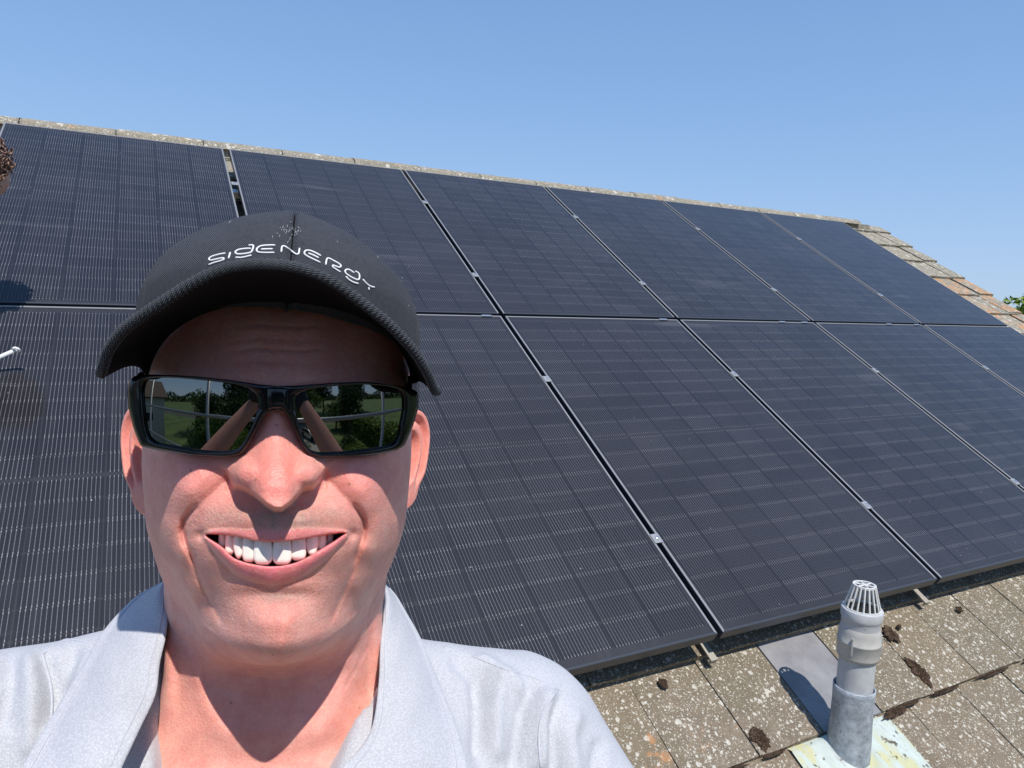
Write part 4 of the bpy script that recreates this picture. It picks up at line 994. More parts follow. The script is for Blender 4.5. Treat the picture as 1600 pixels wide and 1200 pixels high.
def ring(outer, inner, name):
    N = 240
    O = closed(outer, N) if False else None
    # keep outer corners exact: linear-dense then light smoothing
    P = np.vstack([outer, outer[:1]]).astype(float); d = np.r_[0, np.cumsum(np.linalg.norm(np.diff(P, axis=0), axis=1))]; s = np.linspace(0, d[-1], N, endpoint=False)
    O = np.c_[np.interp(s, d, P[:, 0]), np.interp(s, d, P[:, 1])]
    I = closed(inner.astype(float), 720)
    mid = abs(O[:, 0] - 434) < .6
    for _ in range(3):
        O2 = (np.roll(O, 1, 0) + np.roll(O, -1, 0) + 2 * O) / 4; O = np.where(mid[:, None], O, O2)
    c = inner.mean(0)
    # match outer to inner by nearest-biased angle
    ang = np.unwrap(np.arctan2(O[:, 1] - c[1], O[:, 0] - c[0])); angI = np.arctan2(I[:, 1] - c[1], I[:, 0] - c[0])
    Im = []
    for k in range(N):
        dd = np.abs((angI - ang[k] + math.pi) % (2 * math.pi) - math.pi); Im.append(I[np.argmin(dd)])
    Im = np.array(Im); 
    for _ in range(2): Im = (np.roll(Im, 1, 0) + np.roll(Im, -1, 0) + 2 * Im) / 4
    sec = [(0.0, -.0012), (0.0, -.0002), (.05, .0006), (.16, .0011), (.35, .0014), (.6, .0014), (.8, .0012), (.92, .0006), (1.0, -.0008), (1.0, -.0030), (.94, -.0042), (.3, -.0042), (0.0, -.0030)]
    wm = np.exp(-((O[:, 0] - 434) / 14) ** 2) * 0; wm = sstep(-np.abs(O[:, 0] - 434), -22, -2)
    V = []
    for f, o in sec:
        Q = Im + (O - Im) * f; V.append(on_glass(Q[:, 0], Q[:, 1], (o * (1 - wm) + wm * .0011) if (f > .5 and o > -.0012) else o * np.ones(N)))
    V.append(V[0]); V = np.array(V)
    link('frame_rim', mesh_of('frame_rim', gll(V.reshape(-1, 3)), grid_faces(len(V), N, True), [M_BLK], True), gl)
    # lens: rings shrinking to the centre
    R = []
    Ic = closed(inner.astype(float), 160); nR = 26
    for j in range(nR):
        f = 1.02 * (1 - j / (nR - 1)); Q = c + (Ic - c) * f; R.append(on_glass(Q[:, 0], Q[:, 1], -.0009))
    link('lens', mesh_of('lens', gll(np.array(R).reshape(-1, 3)), grid_faces(nR, 160, True), [M_LENS], True), gl)
ring(OL, LL, 'l'); ring(OR, RL_, 'r')
secs = []
for x in np.linspace(410, 458, 25):
    yt = np.interp(x, [402, 434, 466], [600, 603, 602]) + 1.2; yb_ = np.interp(x, [402, 416, 425, 434, 440, 447, 455, 460], [671, 646.5, 641.5, 641, 641, 646.5, 661, 672]) - 1.2
    yb_ = min(yb_, 668) ; k = sstep(-abs(x - 434), -24, -8)
    fy = np.linspace(0, 1, 14); yy = yt + (yb_ - yt) * fy; o = (.0015 + .0004 * np.sin(fy * math.pi)) * k + .0006 * (1 - k) - .0022 * (np.maximum(np.abs(fy - .5) - .42, 0) / .08) ** 2
    secs.append(on_glass(np.full(14, x), yy, o))
link('bridge', mesh_of('bridge', gll(np.array(secs).reshape(-1, 3)), grid_faces(25, 14), [M_BLK], True), gl)
# temple arms: from the hinge back over the ears
for sd_, hx, hy, exx in ((-1, 201, 615, -1), (1, 652, 617, 1)):
    a = on_glass(hx + (17 if sd_ < 0 else -14), hy + 5, -.004); b = np.array([sd_ * .0735 + .0042, a[1] + .006, .045]); c = np.array([sd_ * .0785 + .0042, .034, .005]); d_ = np.array([sd_ * .0775 + .0042, .022, -.018]); e2 = np.array([sd_ * .0755 + .0042, -.002, -.034])
    P = catmull(np.array([a, b, c, d_, e2]), 40); V = []
    for i, p in enumerate(P):
        t = i / 39; h = .0095 * (1 - t) ** 1.2 + .0028; w = .0022
        for k in range(12):
            an = 2 * math.pi * k / 12; V.append(p + np.array([math.copysign(abs(math.cos(an)) ** .6, math.cos(an)) * w, math.copysign(abs(math.sin(an)) ** .6, math.sin(an)) * h * (1 if math.sin(an) > 0 else 1), 0]))
    F = grid_faces(40, 12, True).tolist() + [list(range(12)), list(range(39 * 12, 40 * 12))[::-1]]
    link('temple_arm', mesh_of('temple_arm', gll(np.array(V)), F, [M_BLK], True), gl)
# ------------------------------------------------------------------ solid shapes by signed distance
def sdf_grid(lo, hi, vox):
    lo = np.array(lo); hi = np.array(hi); n = np.ceil((hi - lo) / vox).astype(int) + 1
    ax = [lo[i] + np.arange(n[i]) * vox for i in range(3)]
    return np.stack(np.meshgrid(*ax, indexing='ij'), -1).astype('f'), lo, vox
def d_cap(G, a, b, ra, rb, sc=None):
    a = np.array(a, 'f'); b = np.array(b, 'f'); pa = G - a; ba = b - a
    h = np.clip((pa @ ba) / (ba @ ba), 0, 1); q = pa - h[..., None] * ba
    if sc is not None: q = q / np.array(sc, 'f')
    return np.sqrt((q ** 2).sum(-1)) - (ra + (rb - ra) * h)
def d_box(G, c, h, r):
    q = np.abs(G - np.array(c, 'f')) - (np.array(h, 'f') - r)
    return np.sqrt((np.maximum(q, 0) ** 2).sum(-1)) + np.minimum(q.max(-1), 0) - r
def smin(a, b, k): h = np.clip(.5 + .5 * (b - a) / k, 0, 1); return b * (1 - h) + a * h - k * h * (1 - h)
def sdf_mesh(D_, lo, vox):
    import openvdb
    g = openvdb.FloatGrid(background=float(vox * 4)); g.copyFromArray(np.clip(D_, -vox * 4, vox * 4).astype('f'))
    r = g.convertToQuads(0.0); P, Q = r[0], r[-1]
    P = np.asarray(P, float) * vox + lo; Q = np.asarray(Q)
    return P, Q[:, ::-1] if False else Q
def relax(P, Q, it=2, f=.5):
    e = np.vstack([Q[:, [0, 1]], Q[:, [1, 2]], Q[:, [2, 3]], Q[:, [3, 0]]]); e = np.vstack([e, e[:, ::-1]])
    cnt = np.bincount(e[:, 0], minlength=len(P))[:, None]
    for _ in range(it):
        s = np.stack([np.bincount(e[:, 0], P[e[:, 1], k], minlength=len(P)) for k in range(3)], -1) / np.maximum(cnt, 1)
        P = P + (s - P) * f
    return P
def vnormals(P, Q):
    n = np.cross(P[Q[:, 2]] - P[Q[:, 0]], P[Q[:, 3]] - P[Q[:, 1]]); N = np.zeros_like(P)
    for k in range(4):
        for a in range(3): N[:, a] += np.bincount(Q[:, k], n[:, a], minlength=len(P))
    return N / np.maximum(np.linalg.norm(N, axis=1, keepdims=True), 1e-12)
def orient(P, Q):
    n = vnormals(P, Q); c = P.mean(0); return Q if ((P - c) * n).sum() > 0 else Q[:, ::-1]
# ------------------------------------------------------------------ polo shirt
def knit(name, col):
    t = NT(name); g = t.coord(); n0 = t.noise(g, 140, 3, .6); v = t.voro(g, 820, rnd=.8); n = t.noise(g, 1500, 2, .7); w = t.noise(g, 30, 4, .6)
    c = t.mix(t.ramp(v, [(.15, 0.0), (.60, 1.0)]), tuple(k * 1.02 for k in col), tuple(k * .80 for k in col))
    c = t.mix(t.ramp(w, [(.4, 0.0), (.7, .2)]), c, tuple(k * .93 for k in col))
    t.set(color=c, rough=.85, spec=.2, sheen=.2)
    t.bump(t.math('ADD', t.math('MULTIPLY', v, -.5), t.math('ADD', t.math('MULTIPLY', n, .5), t.math('MULTIPLY', n0, .8))), .35, .0006); return t.m
M_KNIT = knit('pale grey mesh knit', (.545, .555, .59)); M_SEAM = flat('pale grey seam', (.48, .495, .54), .8)
shirt = empty('polo_shirt', tuple(hl(np.array([0, -.3, -.03])))); shirt.parent = man; SHO = np.array(shirt.location)
def sl(P): return hl(P) - SHO
AR = [(.188, -.216, -.055), (.300, -.400, .060), (.085, -.075, .485)]      # shoulder, elbow, wrist (picture right)
ALF = [(-.172, -.190, -.050), (-.315, -.345, .110), (-.095, -.075, .487)]
G, lo, vx = sdf_grid((-.36, -.62, -.19), (.34, -.075, .16), .0034)
dd = d_box(G, (.004, -.445, -.040), (.172, .25, .092), .075)
dd = smin(dd, d_cap(G, (-.055, -.128, -.055), (-.165, -.170, -.055), .030, .050), .05)
dd = smin(dd, d_cap(G, (.060, -.146, -.055), (.168, -.192, -.058), .030, .046), .05)
dd = smin(dd, d_cap(G, (.004, -.115, -.085), (.004, -.25, -.085), .055, .06), .05)
dd = smin(dd, d_cap(G, (-.06, -.20, .0), (.065, -.20, .0), .045, .045), .05)
for S_, E_, W_ in (AR, ALF):
    S_, E_ = np.array(S_), np.array(E_); M_ = S_ + (E_ - S_) * .62
    dd = smin(dd, d_cap(G, S_, M_, .054, .056), .045)
# neck opening and V
neck = d_cap(G, (.0045, -.05, -.040), (.0045, -.150, -.036), .0655, .0655)
poly = [(-.090, .0), (-.0655, -.128), (-.0560, -.166), (-.030, -.25), (-.012, -.262), (.034, -.178), (.0465, -.160), (.058, -.145), (.0655, -.12), (.09, 0.)]
X2, Y2 = G[:, :, 0, 0], G[:, :, 0, 1]
inside = np.zeros(X2.shape, bool); dmin = np.full(X2.shape, 1e9)
for i in range(len(poly)):
    a, b = np.array(poly[i]), np.array(poly[(i + 1) % len(poly)]); cnd = ((a[1] > Y2) != (b[1] > Y2)) & (X2 < (b[0] - a[0]) * (Y2 - a[1]) / (b[1] - a[1] + 1e-12) + a[0]); inside ^= cnd
    d = b - a; t = np.clip(((X2 - a[0]) * d[0] + (Y2 - a[1]) * d[1]) / (d @ d), 0, 1); dmin = np.minimum(dmin, np.hypot(X2 - a[0] - t * d[0], Y2 - a[1] - t * d[1]))
v2 = np.where(inside, -dmin, dmin)[:, :, None]
vp = np.maximum(v2, -(G[..., 2] + .01))
cutd = np.minimum(neck, vp)
ddc = np.maximum(dd, -cutd)
# open at the sleeve ends
P, Q = sdf_mesh(ddc, lo, vx); P = relax(P, Q, 3, .5); Q = orient(P, Q)
N_ = vnormals(P, Q); sx, sy = topx(P)
fr = sstep(N_[:, 2], -.2, .4)
def st2(Pts, w):
    d, t = seg_dist(sx, sy, Pts); return np.exp(-(d / w) ** 2) * sstep(t, 0, .2) * sstep(1 - t, 0, .2)
fold = np.zeros(len(P))
for Pts, w, a in (([(760, 1030), (745, 1080), (750, 1200)], 9, -3.0), ([(790, 1040), (778, 1100), (772, 1200)], 11, 3.0), ([(835, 1055), (815, 1110), (800, 1220)], 9, -3.5), ([(860, 1065), (850, 1120), (842, 1220)], 12, 3.5),
                  ([(880, 1075), (862, 1130), (868, 1230)], 8, -3), ([(905, 1100), (890, 1150), (900, 1230)], 12, 2.5), ([(700, 1020), (740, 1060), (760, 1110)], 10, -2), ([(735, 1020), (800, 1060), (830, 1100)], 9, 2.2),
                  ([(940, 1150), (930, 1190), (935, 1230)], 10, -2), ([(120, 1000), (100, 1060), (105, 1130)], 10, -3), ([(70, 1015), (85, 1080), (90, 1150)], 11, -4.5), ([(45, 1010), (50, 1090), (45, 1200)], 14, 3),
                  ([(20, 1010), (15, 1080), (0, 1150)], 10, -2.5), ([(150, 1010), (125, 1060), (60, 1180)], 10, 2), ([(640, 1120), (660, 1170), (680, 1240)], 14, 1.6), ([(620, 1150), (625, 1200), (630, 1260)], 9, -1.4)):
    fold += a * .0023 * st2(Pts, w)
wr = np.array([noise.noise(Vector((p[0] * 22, p[1] * 9, p[2] * 16))) + .5 * noise.noise(Vector((p[0] * 60, p[1] * 18, p[2] * 40))) for p in P.tolist()])
wr2 = np.array([abs(noise.noise(Vector((p[0] * 14 + 5, p[1] * 30, p[2] * 14)))) for p in P.tolist()])
P = P + N_ * (fold * fr + wr * .0016 - wr2 * .0012)[:, None]
P = relax(P, Q, 1, .3)
me = mesh_of('shirt_body', sl(P), Q, [M_KNIT], True); add_wv(me, np.c_[P[:, 0] + .5 * P[:, 2], P[:, 1] + .3 * P[:, 2], P[:, 2]]); link('shirt_body', me, shirt)
sh_bvh = BVHTree.FromPolygons([Vector(p) for p in P.tolist()], Q.tolist())
def on_shirt(px, py, lift=0.0):
    d = hpx(px, py, 0.0) - HE; d /= np.linalg.norm(d); r = sh_bvh.ray_cast(Vector(HE), Vector(d))
    return np.array(r[0]) - d * lift if r[0] else hpx(px, py, -.05)
# collar leaves
def leaf(Ai, Ao, bulge, name, n=110, m_=34, lift=.004):
    A = catmull(np.array([list(hpx(x, y, z)) for x, y, z in Ai]), n); O = catmull(np.array([list(hpx(x, y, z)) for x, y, z in Ao]), n)
    V = []
    for j in range(m_):
        s = j / (m_ - 1); C_ = A + (O - A) * s
        vw = HE - C_; vw /= np.linalg.norm(vw, axis=1, keepdims=True)
        prof = math.sin(min(1, s * 1.15 + .0) * math.pi) ** .8 if s < .87 else 0.0
        k = np.linspace(0, 1, n)
        wv_ = .0012 * np.sin(k * 9 + s * 4) * math.sin(s * math.pi) + .0007 * np.sin(k * 23 + 2 + s * 9)
        C_ = C_ + vw * (bulge * prof * (1 - .45 * k) + wv_)[:, None]
        V.append(C_)
    V = np.array(V)
    # inner stand: tuck the neck edge back and down, then give the cloth a thickness
    vw = HE - V[0]; vw /= np.linalg.norm(vw, axis=1, keepdims=True)
    stand = [V[0] - vw * (.003 * q) + (V[1] - V[0]) * (.15 * math.sin(q / 6 * math.pi)) for q in range(6, 0, -1)]
    V = np.concatenate([np.array(stand), V], 0)
    edge = V[-1]; e1 = edge - (HE - edge) / np.linalg.norm(HE - edge, axis=1, keepdims=True) * .0014
    e2 = V[-4] - (HE - V[-4]) / np.linalg.norm(HE - V[-4], axis=1, keepdims=True) * .004
    V = np.concatenate([V, e1[None], e2[None]], 0)
    me = mesh_of(name, sl(V.reshape(-1, 3)), grid_faces(len(V), n, flip=True), [M_KNIT], True)
    d1 = np.r_[0, np.cumsum(np.linalg.norm(np.diff(A, axis=0), axis=1))]; wv_ = np.zeros(V.shape); wv_[..., 0] = d1[None, :]; wv_[..., 1] = np.arange(len(V))[:, None] * .0016; add_wv(me, wv_.reshape(-1, 3))
    link(name, me, shirt); return V
VL_ = leaf([(256, 908, -.055), (262, 950, -.030), (260, 990, -.010), (250, 1035, .008), (243, 1085, .028), (218, 1140, .048), (190, 1200, .060), (160, 1265, .070)],
     [(256, 908, -.075), (218, 928, -.068), (187, 956, -.056), (157, 992, -.040), (133, 1033, -.018), (100, 1087, .008), (62, 1150, .034), (28, 1210, .052)], .0115, 'collar')
VR_ = leaf([(600, 912, -.062), (599, 962, -.030), (594, 1012, -.008), (592, 1062, .012), (584, 1125, .034), (566, 1164, .046), (531, 1202, .056), (480, 1260, .066)],
     [(603, 912, -.078), (619, 930, -.070), (634, 955, -.058), (657, 996, -.040), (683, 1058, -.012), (713, 1133, .020), (732, 1200, .042), (745, 1265, .058)], .0085, 'collar')
def seam(pts, name='seam', r=.0009, lift=-.0003):
    P = catmull(np.array(pts, float), 60); mb = MB(); mb.tube([sl(on_shirt(a, b, lift)) for a, b in P], r, 6); mb.build(name, M_SEAM, shirt, smooth=True)
seam([(694, 1012), (722, 1020), (756, 1032), (787, 1045), (837, 1060), (872, 1078)]); seam([(872, 1078), (850, 1110), (842, 1150), (845, 1200)])
seam([(66, 1022), (95, 1003), (112, 1000), (150, 1006)]); seam([(66, 1022), (80, 1080), (78, 1140), (70, 1200)])
for V, rws in ((VL_, (10, 36)), (VR_, (9, 36))):
    for rw in rws:
        mb = MB(); q = V[rw]; vw = HE - q; vw /= np.linalg.norm(vw, axis=1, keepdims=True); mb.tube([sl(p) for p in (q + vw * .0002)[2:-2]], .00035, 5); mb.build('stitching', M_SEAM, shirt)
# ------------------------------------------------------------------ arms, joined into the body mesh
G, lo, vx = sdf_grid((-.40, -.50, -.13), (.34, -.02, .53), .0065)
da = None
for S_, E_, W_ in (AR, ALF):
    S_, E_, W_ = map(np.array, (S_, E_, W_)); m1 = E_ + (W_ - E_) * .3
    q = smin(d_cap(G, S_, E_, .044, .039), smin(d_cap(G, E_, m1, .036, .040), d_cap(G, m1, W_, .040, .026), .02), .02)
    da = q if da is None else np.minimum(da, q)
P, Q = sdf_mesh(da, lo, vx); P = relax(P, Q, 3); Q = orient(P, Q)
me = body.data; n_old = len(me.vertices)
bm = bmesh.new(); bm.from_mesh(me)
cl_ = bm.verts.layers.float_color['tone']; s1 = bm.verts.layers.float['stubble']; s2 = bm.verts.layers.float['shine']
nv = [bm.verts.new(Vector(p)) for p in hl(P).tolist()]
for v in nv: v[cl_] = (.66, .36, .26, 1)
for q in Q.tolist():
    f = bm.faces.new([nv[i] for i in q]); f.smooth = True
bm.to_mesh(me); bm.free()
# ------------------------------------------------------------------ gloves and phone (behind the lens, seen mirrored in the sunglasses)
def c2w(P): return np.asarray(P, float) @ RW.T + EYE          # camera axes (x right, y down, z forward)
M_PH = flat('black phone body', (.015, .015, .018), .15); M_SCR = NT('phone screen').set(color=(.02, .022, .03), rough=.05, spec=.6).m
ph_c = c2w([.0, .012, -.012]); phone = empty('phone', tuple(ph_c), 'black phone held sideways in both gloved hands, mirrored in the sunglasses', 'phone')
mb = MB(); mb.box((0, 0, 0), (.150, .072, .008), bevel=.0035); o = mb.build('phone_body', M_PH, phone, smooth=False)
RM = Matrix([[RW[i, 0], RW[i, 1], RW[i, 2]] for i in range(3)]).to_4x4(); o.matrix_basis = RM
mb = MB(); mb.box((0, 0, .0042), (.142, .066, .0006)); o = mb.build('screen', M_SCR, phone); o.matrix_basis = RM
M_GLV = NT('black work glove'); _n = M_GLV.noise(M_GLV.coord(), 700, 3); M_GLV.set(color=(.03, .03, .034), rough=.8); M_GLV.bump(_n, .5, .0006); M_GLV = M_GLV.m
for sgn_, wrist in ((1, AR[2]), (-1, ALF[2])):
    wc = (h2w(np.array([wrist]))[0] - EYE) @ RW
    G, lo, vx = sdf_grid(np.array([min(sgn_ * .03, sgn_ * .16), -.06, -.09]), np.array([max(sgn_ * .03, sgn_ * .16), .15, .05]), .0022)
    pc = np.array([sgn_ * .092, .030, -.026]); d = d_cap(G, wc, pc, .030, .026, (1, 1, 1)); 
    d = smin(d, d_cap(G, (sgn_ * .094, .045, -.028), (sgn_ * .088, .004, -.030), .022, .020), .015)
    for k, (yy, ln) in enumerate(((-.010, .040), (.008, .045), (.026, .041), (.043, .032))):
        a = np.array([sgn_ * .088, yy, -.036]); b = np.array([sgn_ * (.088 - ln * .45), yy - .004, -.034]); c = np.array([sgn_ * (.088 - ln), yy - .006, -.0255])
        d = smin(d, np.minimum(d_cap(G, a, b, .0095, .009), d_cap(G, b, c, .009, .0075)), .005)
    a = np.array([sgn_ * .096, .034, -.018]); b = np.array([sgn_ * .086, .022, .0]); c = np.array([sgn_ * .066, .012, .001])
    d = smin(d, np.minimum(d_cap(G, a, b, .012, .010), d_cap(G, b, c, .010, .008)), .006)
    d = smin(d, d_cap(G, wc, wc + (wc - pc) * .35, .031, .033), .006)
    P, Q = sdf_mesh(d, lo, vx); P = relax(P, Q, 2); Q = orient(P, Q)
    link('glove', mesh_of('glove', c2w(P) - FOOT, orient(c2w(P), Q), [M_GLV], True), man)
# ------------------------------------------------------------------ trousers, boots (below the frame)
M_TR = flat('dark navy work trousers', (.03, .035, .05), .9); M_BT = flat('brown boots', (.08, .05, .03), .7)
hip = h2w(np.array([[.004, -.62, -.06]]))[0]
G, lo, vx = sdf_grid((-.30, -.28, 0), (.30, .28, hip[2] - FOOT[2] + .12), .013)
hz = hip[2] - FOOT[2]; hx_, hy_ = hip[0] - FOOT[0], hip[1] - FOOT[1]
d = d_cap(G, (hx_ - .05, hy_, hz), (hx_ + .05, hy_, hz), .135, .135)
for sg in (-1, 1):
    d = smin(d, d_cap(G, (hx_ + sg * .085, hy_, hz - .05), (hx_ * .5 + sg * .11, hy_ * .5 - .02, .50), .095, .072), .04); d = smin(d, d_cap(G, (hx_ * .5 + sg * .11, hy_ * .5 - .02, .50), (sg * .12, .03, .10), .070, .060), .02)
P, Q = sdf_mesh(d, lo, vx); P = relax(P, Q, 2); link('trousers', mesh_of('trousers', P, orient(P, Q), [M_TR], True), man)
for sg in (-1, 1):
    G, lo, vx = sdf_grid((sg * .12 - .08, -.25, -.01), (sg * .12 + .08, .12, .18), .009)
    d = smin(d_cap(G, (sg * .12, .03, .12), (sg * .12, .03, .05), .05, .05), d_cap(G, (sg * .12, .04, .045), (sg * .125, -.15, .04), .045, .04, (1, 1, .95)), .03); d = np.maximum(d, -(G[..., 2] - .003))
    P, Q = sdf_mesh(d, lo, vx); P = relax(P, Q, 2); link('boot', mesh_of('boot', P, orient(P, Q), [M_BT], True), man)
# ------------------------------------------------------------------ ground, garden, street (mirrored in the sunglasses; a little of it shows at the right)
def leafy(name, a, b, sc=6):
    t = NT(name); g = t.n.new('ShaderNodeNewGeometry').outputs['Position']; n1 = t.noise(g, sc, 4)
    t.set(color=t.mix(t.ramp(n1, [(.3, 0.0), (.7, 1.0)]), a, b), rough=.7, spec=.25); return t.m
M_GRASS = leafy('mown grass', (.035, .07, .015), (.12, .17, .045), .35)
M_LEAF1 = leafy('mid green leaves', (.045, .10, .02), (.11, .19, .035)); M_LEAF2 = leafy('dark green leaves', (.018, .04, .012), (.045, .085, .02)); M_LEAF3 = leafy('yellow green leaves', (.12, .19, .03), (.22, .29, .06))
M_BARK = flat('bark', (.08, .06, .04), .9); M_ROAD = flat('asphalt', (.06, .06, .062), .9); M_PAVE = flat('paving', (.33, .31, .28), .9)
M_BRICK = flat('brown brick', (.20, .11, .075), .9); M_ROOFT = flat('brown roof tiles', (.10, .075, .06), .9); M_WIN = flat('window glass', (.03, .035, .04), .08); M_WHITE = flat('white paint', (.75, .75, .73), .5)
ground = link('ground', mesh_of('ground', [(-1500, -1500, 0), (1500, -1500, 0), (1500, 1500, 0), (-1500, 1500, 0)], [(0, 1, 2, 3)], [M_GRASS])); ground['kind'] = 'structure'
road = link('road', mesh_of('road', [(-60, -27, .004), (60, -33, .004), (60, -27, .004), (-60, -21, .004)], [(0, 1, 2, 3)], [M_ROAD])); road['kind'] = 'structure'
drive = link('driveway', mesh_of('driveway', [(-1.5, -24, .008), (3.2, -24, .008), (4.2, -9, .008), (.4, -9, .008)], [(0, 1, 2, 3)], [M_PAVE])); drive['kind'] = 'structure'
patio = link('patio', mesh_of('patio', [(-8, -4.5, .008), (7, -4.5, .008), (7, 1.2, .008), (-8, 1.2, .008)], [(0, 1, 2, 3)], [M_PAVE])); patio['kind'] = 'structure'
def crown_mesh(seed, n, rx, rz, leaf, mat):
    r = np.random.default_rng(seed); lobes = r.normal(0, .5, (14, 3)); lobes /= np.maximum(np.linalg.norm(lobes, axis=1, keepdims=True), .7); lobes *= .62; lr = r.uniform(.30, .5, 14)
    k = r.integers(0, 14, n); d = r.normal(0, 1, (n, 3)); d /= np.linalg.norm(d, axis=1, keepdims=True); P = lobes[k] + d * (lr[k] * r.uniform(.55, 1.0, n) ** .5)[:, None]
    P *= np.array([rx, rx, rz]); a = r.normal(0, 1, (n, 3)); a /= np.linalg.norm(a, axis=1, keepdims=True); b = np.cross(a, r.normal(0, 1, (n, 3))); b /= np.linalg.norm(b, axis=1, keepdims=True)
    s = leaf * r.uniform(.6, 1.3, n)[:, None]; V = np.stack([P - a * s, P - b * s * .6, P + a * s, P + b * s * .6], 1).reshape(-1, 3)
    return mesh_of('crown', V, (np.arange(n)[:, None] * 4 + np.arange(4)[None, :]), [mat])
cm_ = [crown_mesh(1, 4200, 1, 1, .050, M_LEAF1), crown_mesh(2, 4200, 1, 1.1, .050, M_LEAF2), crown_mesh(3, 4200, 1, 1, .045, M_LEAF3)]
def trunk_mesh():
    mb = MB(); mb.tube([(0, 0, 0), (.02, .01, .4), (-.02, .02, .8), (.01, 0, 1.0)], [.06, .045, .035, .02], 8)
    for a in range(5):
        w = a * 1.3; mb.tube([(0, 0, .55 + .06 * a), (math.cos(w) * .25, math.sin(w) * .25, .85 + .05 * a), (math.cos(w) * .45, math.sin(w) * .45, 1.1 + .05 * a)], [.025, .016, .006], 6)
    return mesh_of('trunk', mb.v, mb.f, [M_BARK])
tkm = trunk_mesh()
def tree(x, y, h, w, kind, label, name='tree', base=0.35, z0=0):
    e = empty(name, (x, y, z0), label, 'tree' if name == 'tree' else 'bush', 'trees in the garden and street' if name == 'tree' else 'bushes in the garden')
    t_ = link('trunk', tkm, e); t_.scale = (h * .55, h * .55, h * (base + .25)); c = link('crown', cm_[kind], e, (0, 0, h * (base + (1 - base) / 2))); c.scale = (w, w, h * (1 - base) / 1.9); c.rotation_euler = (0, 0, x * 3.1 + y)
K = ['mid green', 'dark green', 'yellow green']
TR = [(-7.5, -30, 13, 5, 1, 'tall dark tree across the road, left in the left lens'), (-2.5, -42, 12, 4, 0, 'tree standing alone beyond the road, mirrored mid left lens'), (4.5, -46, 13, 5.5, 0, 'round tree behind the far lawn, mirrored in the right lens'),
      (9.5, -40, 12, 5, 1, 'dark tree at the right of the far lawn'), (15, -26, 12, 5, 1, 'big dark tree beside the long hedge'), (-14, -22, 11, 4.5, 1, 'dark tree behind the white neighbouring house'), (-3.5, -12.5, 5.2, 2.2, 2, 'yellow green garden tree near the shed'),
      (6.8, -12.5, 7.5, 2.4, 1, 'purple dark tree in the garden beside the driveway'), (22, -40, 14, 6, 0, 'wide tree far right in the street'), (-22, -45, 14, 6, 0, 'wide tree far left in the street')]
for x, y, h, w, k, l in TR: tree(x, y, h, w, k, l)
for x, y, h, w, k, l in [(-8.6, -8.0, 5.2, 2.2, 0, 'broad green bush at the corner of the lawn, left in the left lens'), (-12.5, -12.5, 6.5, 3.0, 1, 'dark bush beyond the broad green bush, left in the left lens'), (-8.2, -14.5, 5.6, 2.4, 2, 'pale green bush in the middle of the left lens'), (-10.5, -19, 7.5, 3.2, 0, 'large green bush by the road, in the left lens'), (-5.4, -10.0, 3.6, 1.8, 1, 'low dark bush in the middle of the left lens'), (-17, -16, 8.5, 3.4, 0, 'tall green bush near the white house wall'), (-3.2, -5.6, 4.4, 1.4, 2, 'bright leafy bush against the scaffold at the left'), (-5.6, -6.8, 5.4, 1.7, 0, 'tall green bush beside the scaffold brace'), (3.6, -5.4, 3.6, 1.3, 2, 'bright bush under the right end of the scaffold'), (-6.2, -9.5, 6.6, 2.6, 1, 'dark bush at the corner of the white house'), (-4.5, -13, 7.2, 2.4, 0, 'tall green bush between the shed and the white house'), (.6, -27, 9.5, 3.4, 1, 'dark rounded shrub standing behind the parked car'), (7.5, -20, 6.0, 2.8, 0, 'mid green shrub beyond the parked car'), (4.6, -33, 8.5, 3.4, 2, 'light green shrub at the far end of the lawn'), (-3.0, -18, 6.0, 2.6, 0, 'broad green bush in front of the shed roof'), (-.8, -22, 7.0, 2.6, 2, 'tall yellow green shrub beside the top of the driveway'), (-6.5, -19, 7, 3, 1, 'dark shrub right of the white house'), (-1.6, -7.5, 3.0, 1.5, 2, 'bright bush below the scaffold'), (-.2, -9.6, 2.6, 1.5, 0, 'green bush left of the driveway'), (2.2, -6.6, 2.2, 1.0, 0, 'small ball bush at the edge of the patio'), (-4.4, -8.2, 3.4, 1.6, 2, 'yellow green bush by the white house'), (4.6, -8.2, 2.8, 1.3, 1, 'dark bush right of the ball bush')]:
    tree(x, y, h, w, k, l, 'bush', .12)
hedge = empty('hedge', (10, -13, 0), 'long clipped green hedge along the right side of the garden', 'hedge')
hd = rng; n = 14000; P = np.c_[hd.uniform(-1.3, 1.3, n), hd.uniform(-9, 9, n), hd.uniform(0, 3.2, n)]; a = hd.normal(0, .09, (n, 3)); b = hd.normal(0, .06, (n, 3))
link('foliage', mesh_of('foliage', np.stack([P - a, P - b, P + a, P + b], 1).reshape(-1, 3), np.arange(n)[:, None] * 4 + np.arange(4)[None, :], [M_LEAF3]), hedge)
mb = MB(); mb.box((0, 0, 1.3), (1.6, 17.6, 2.6)); mb.build('core', M_LEAF2, hedge)
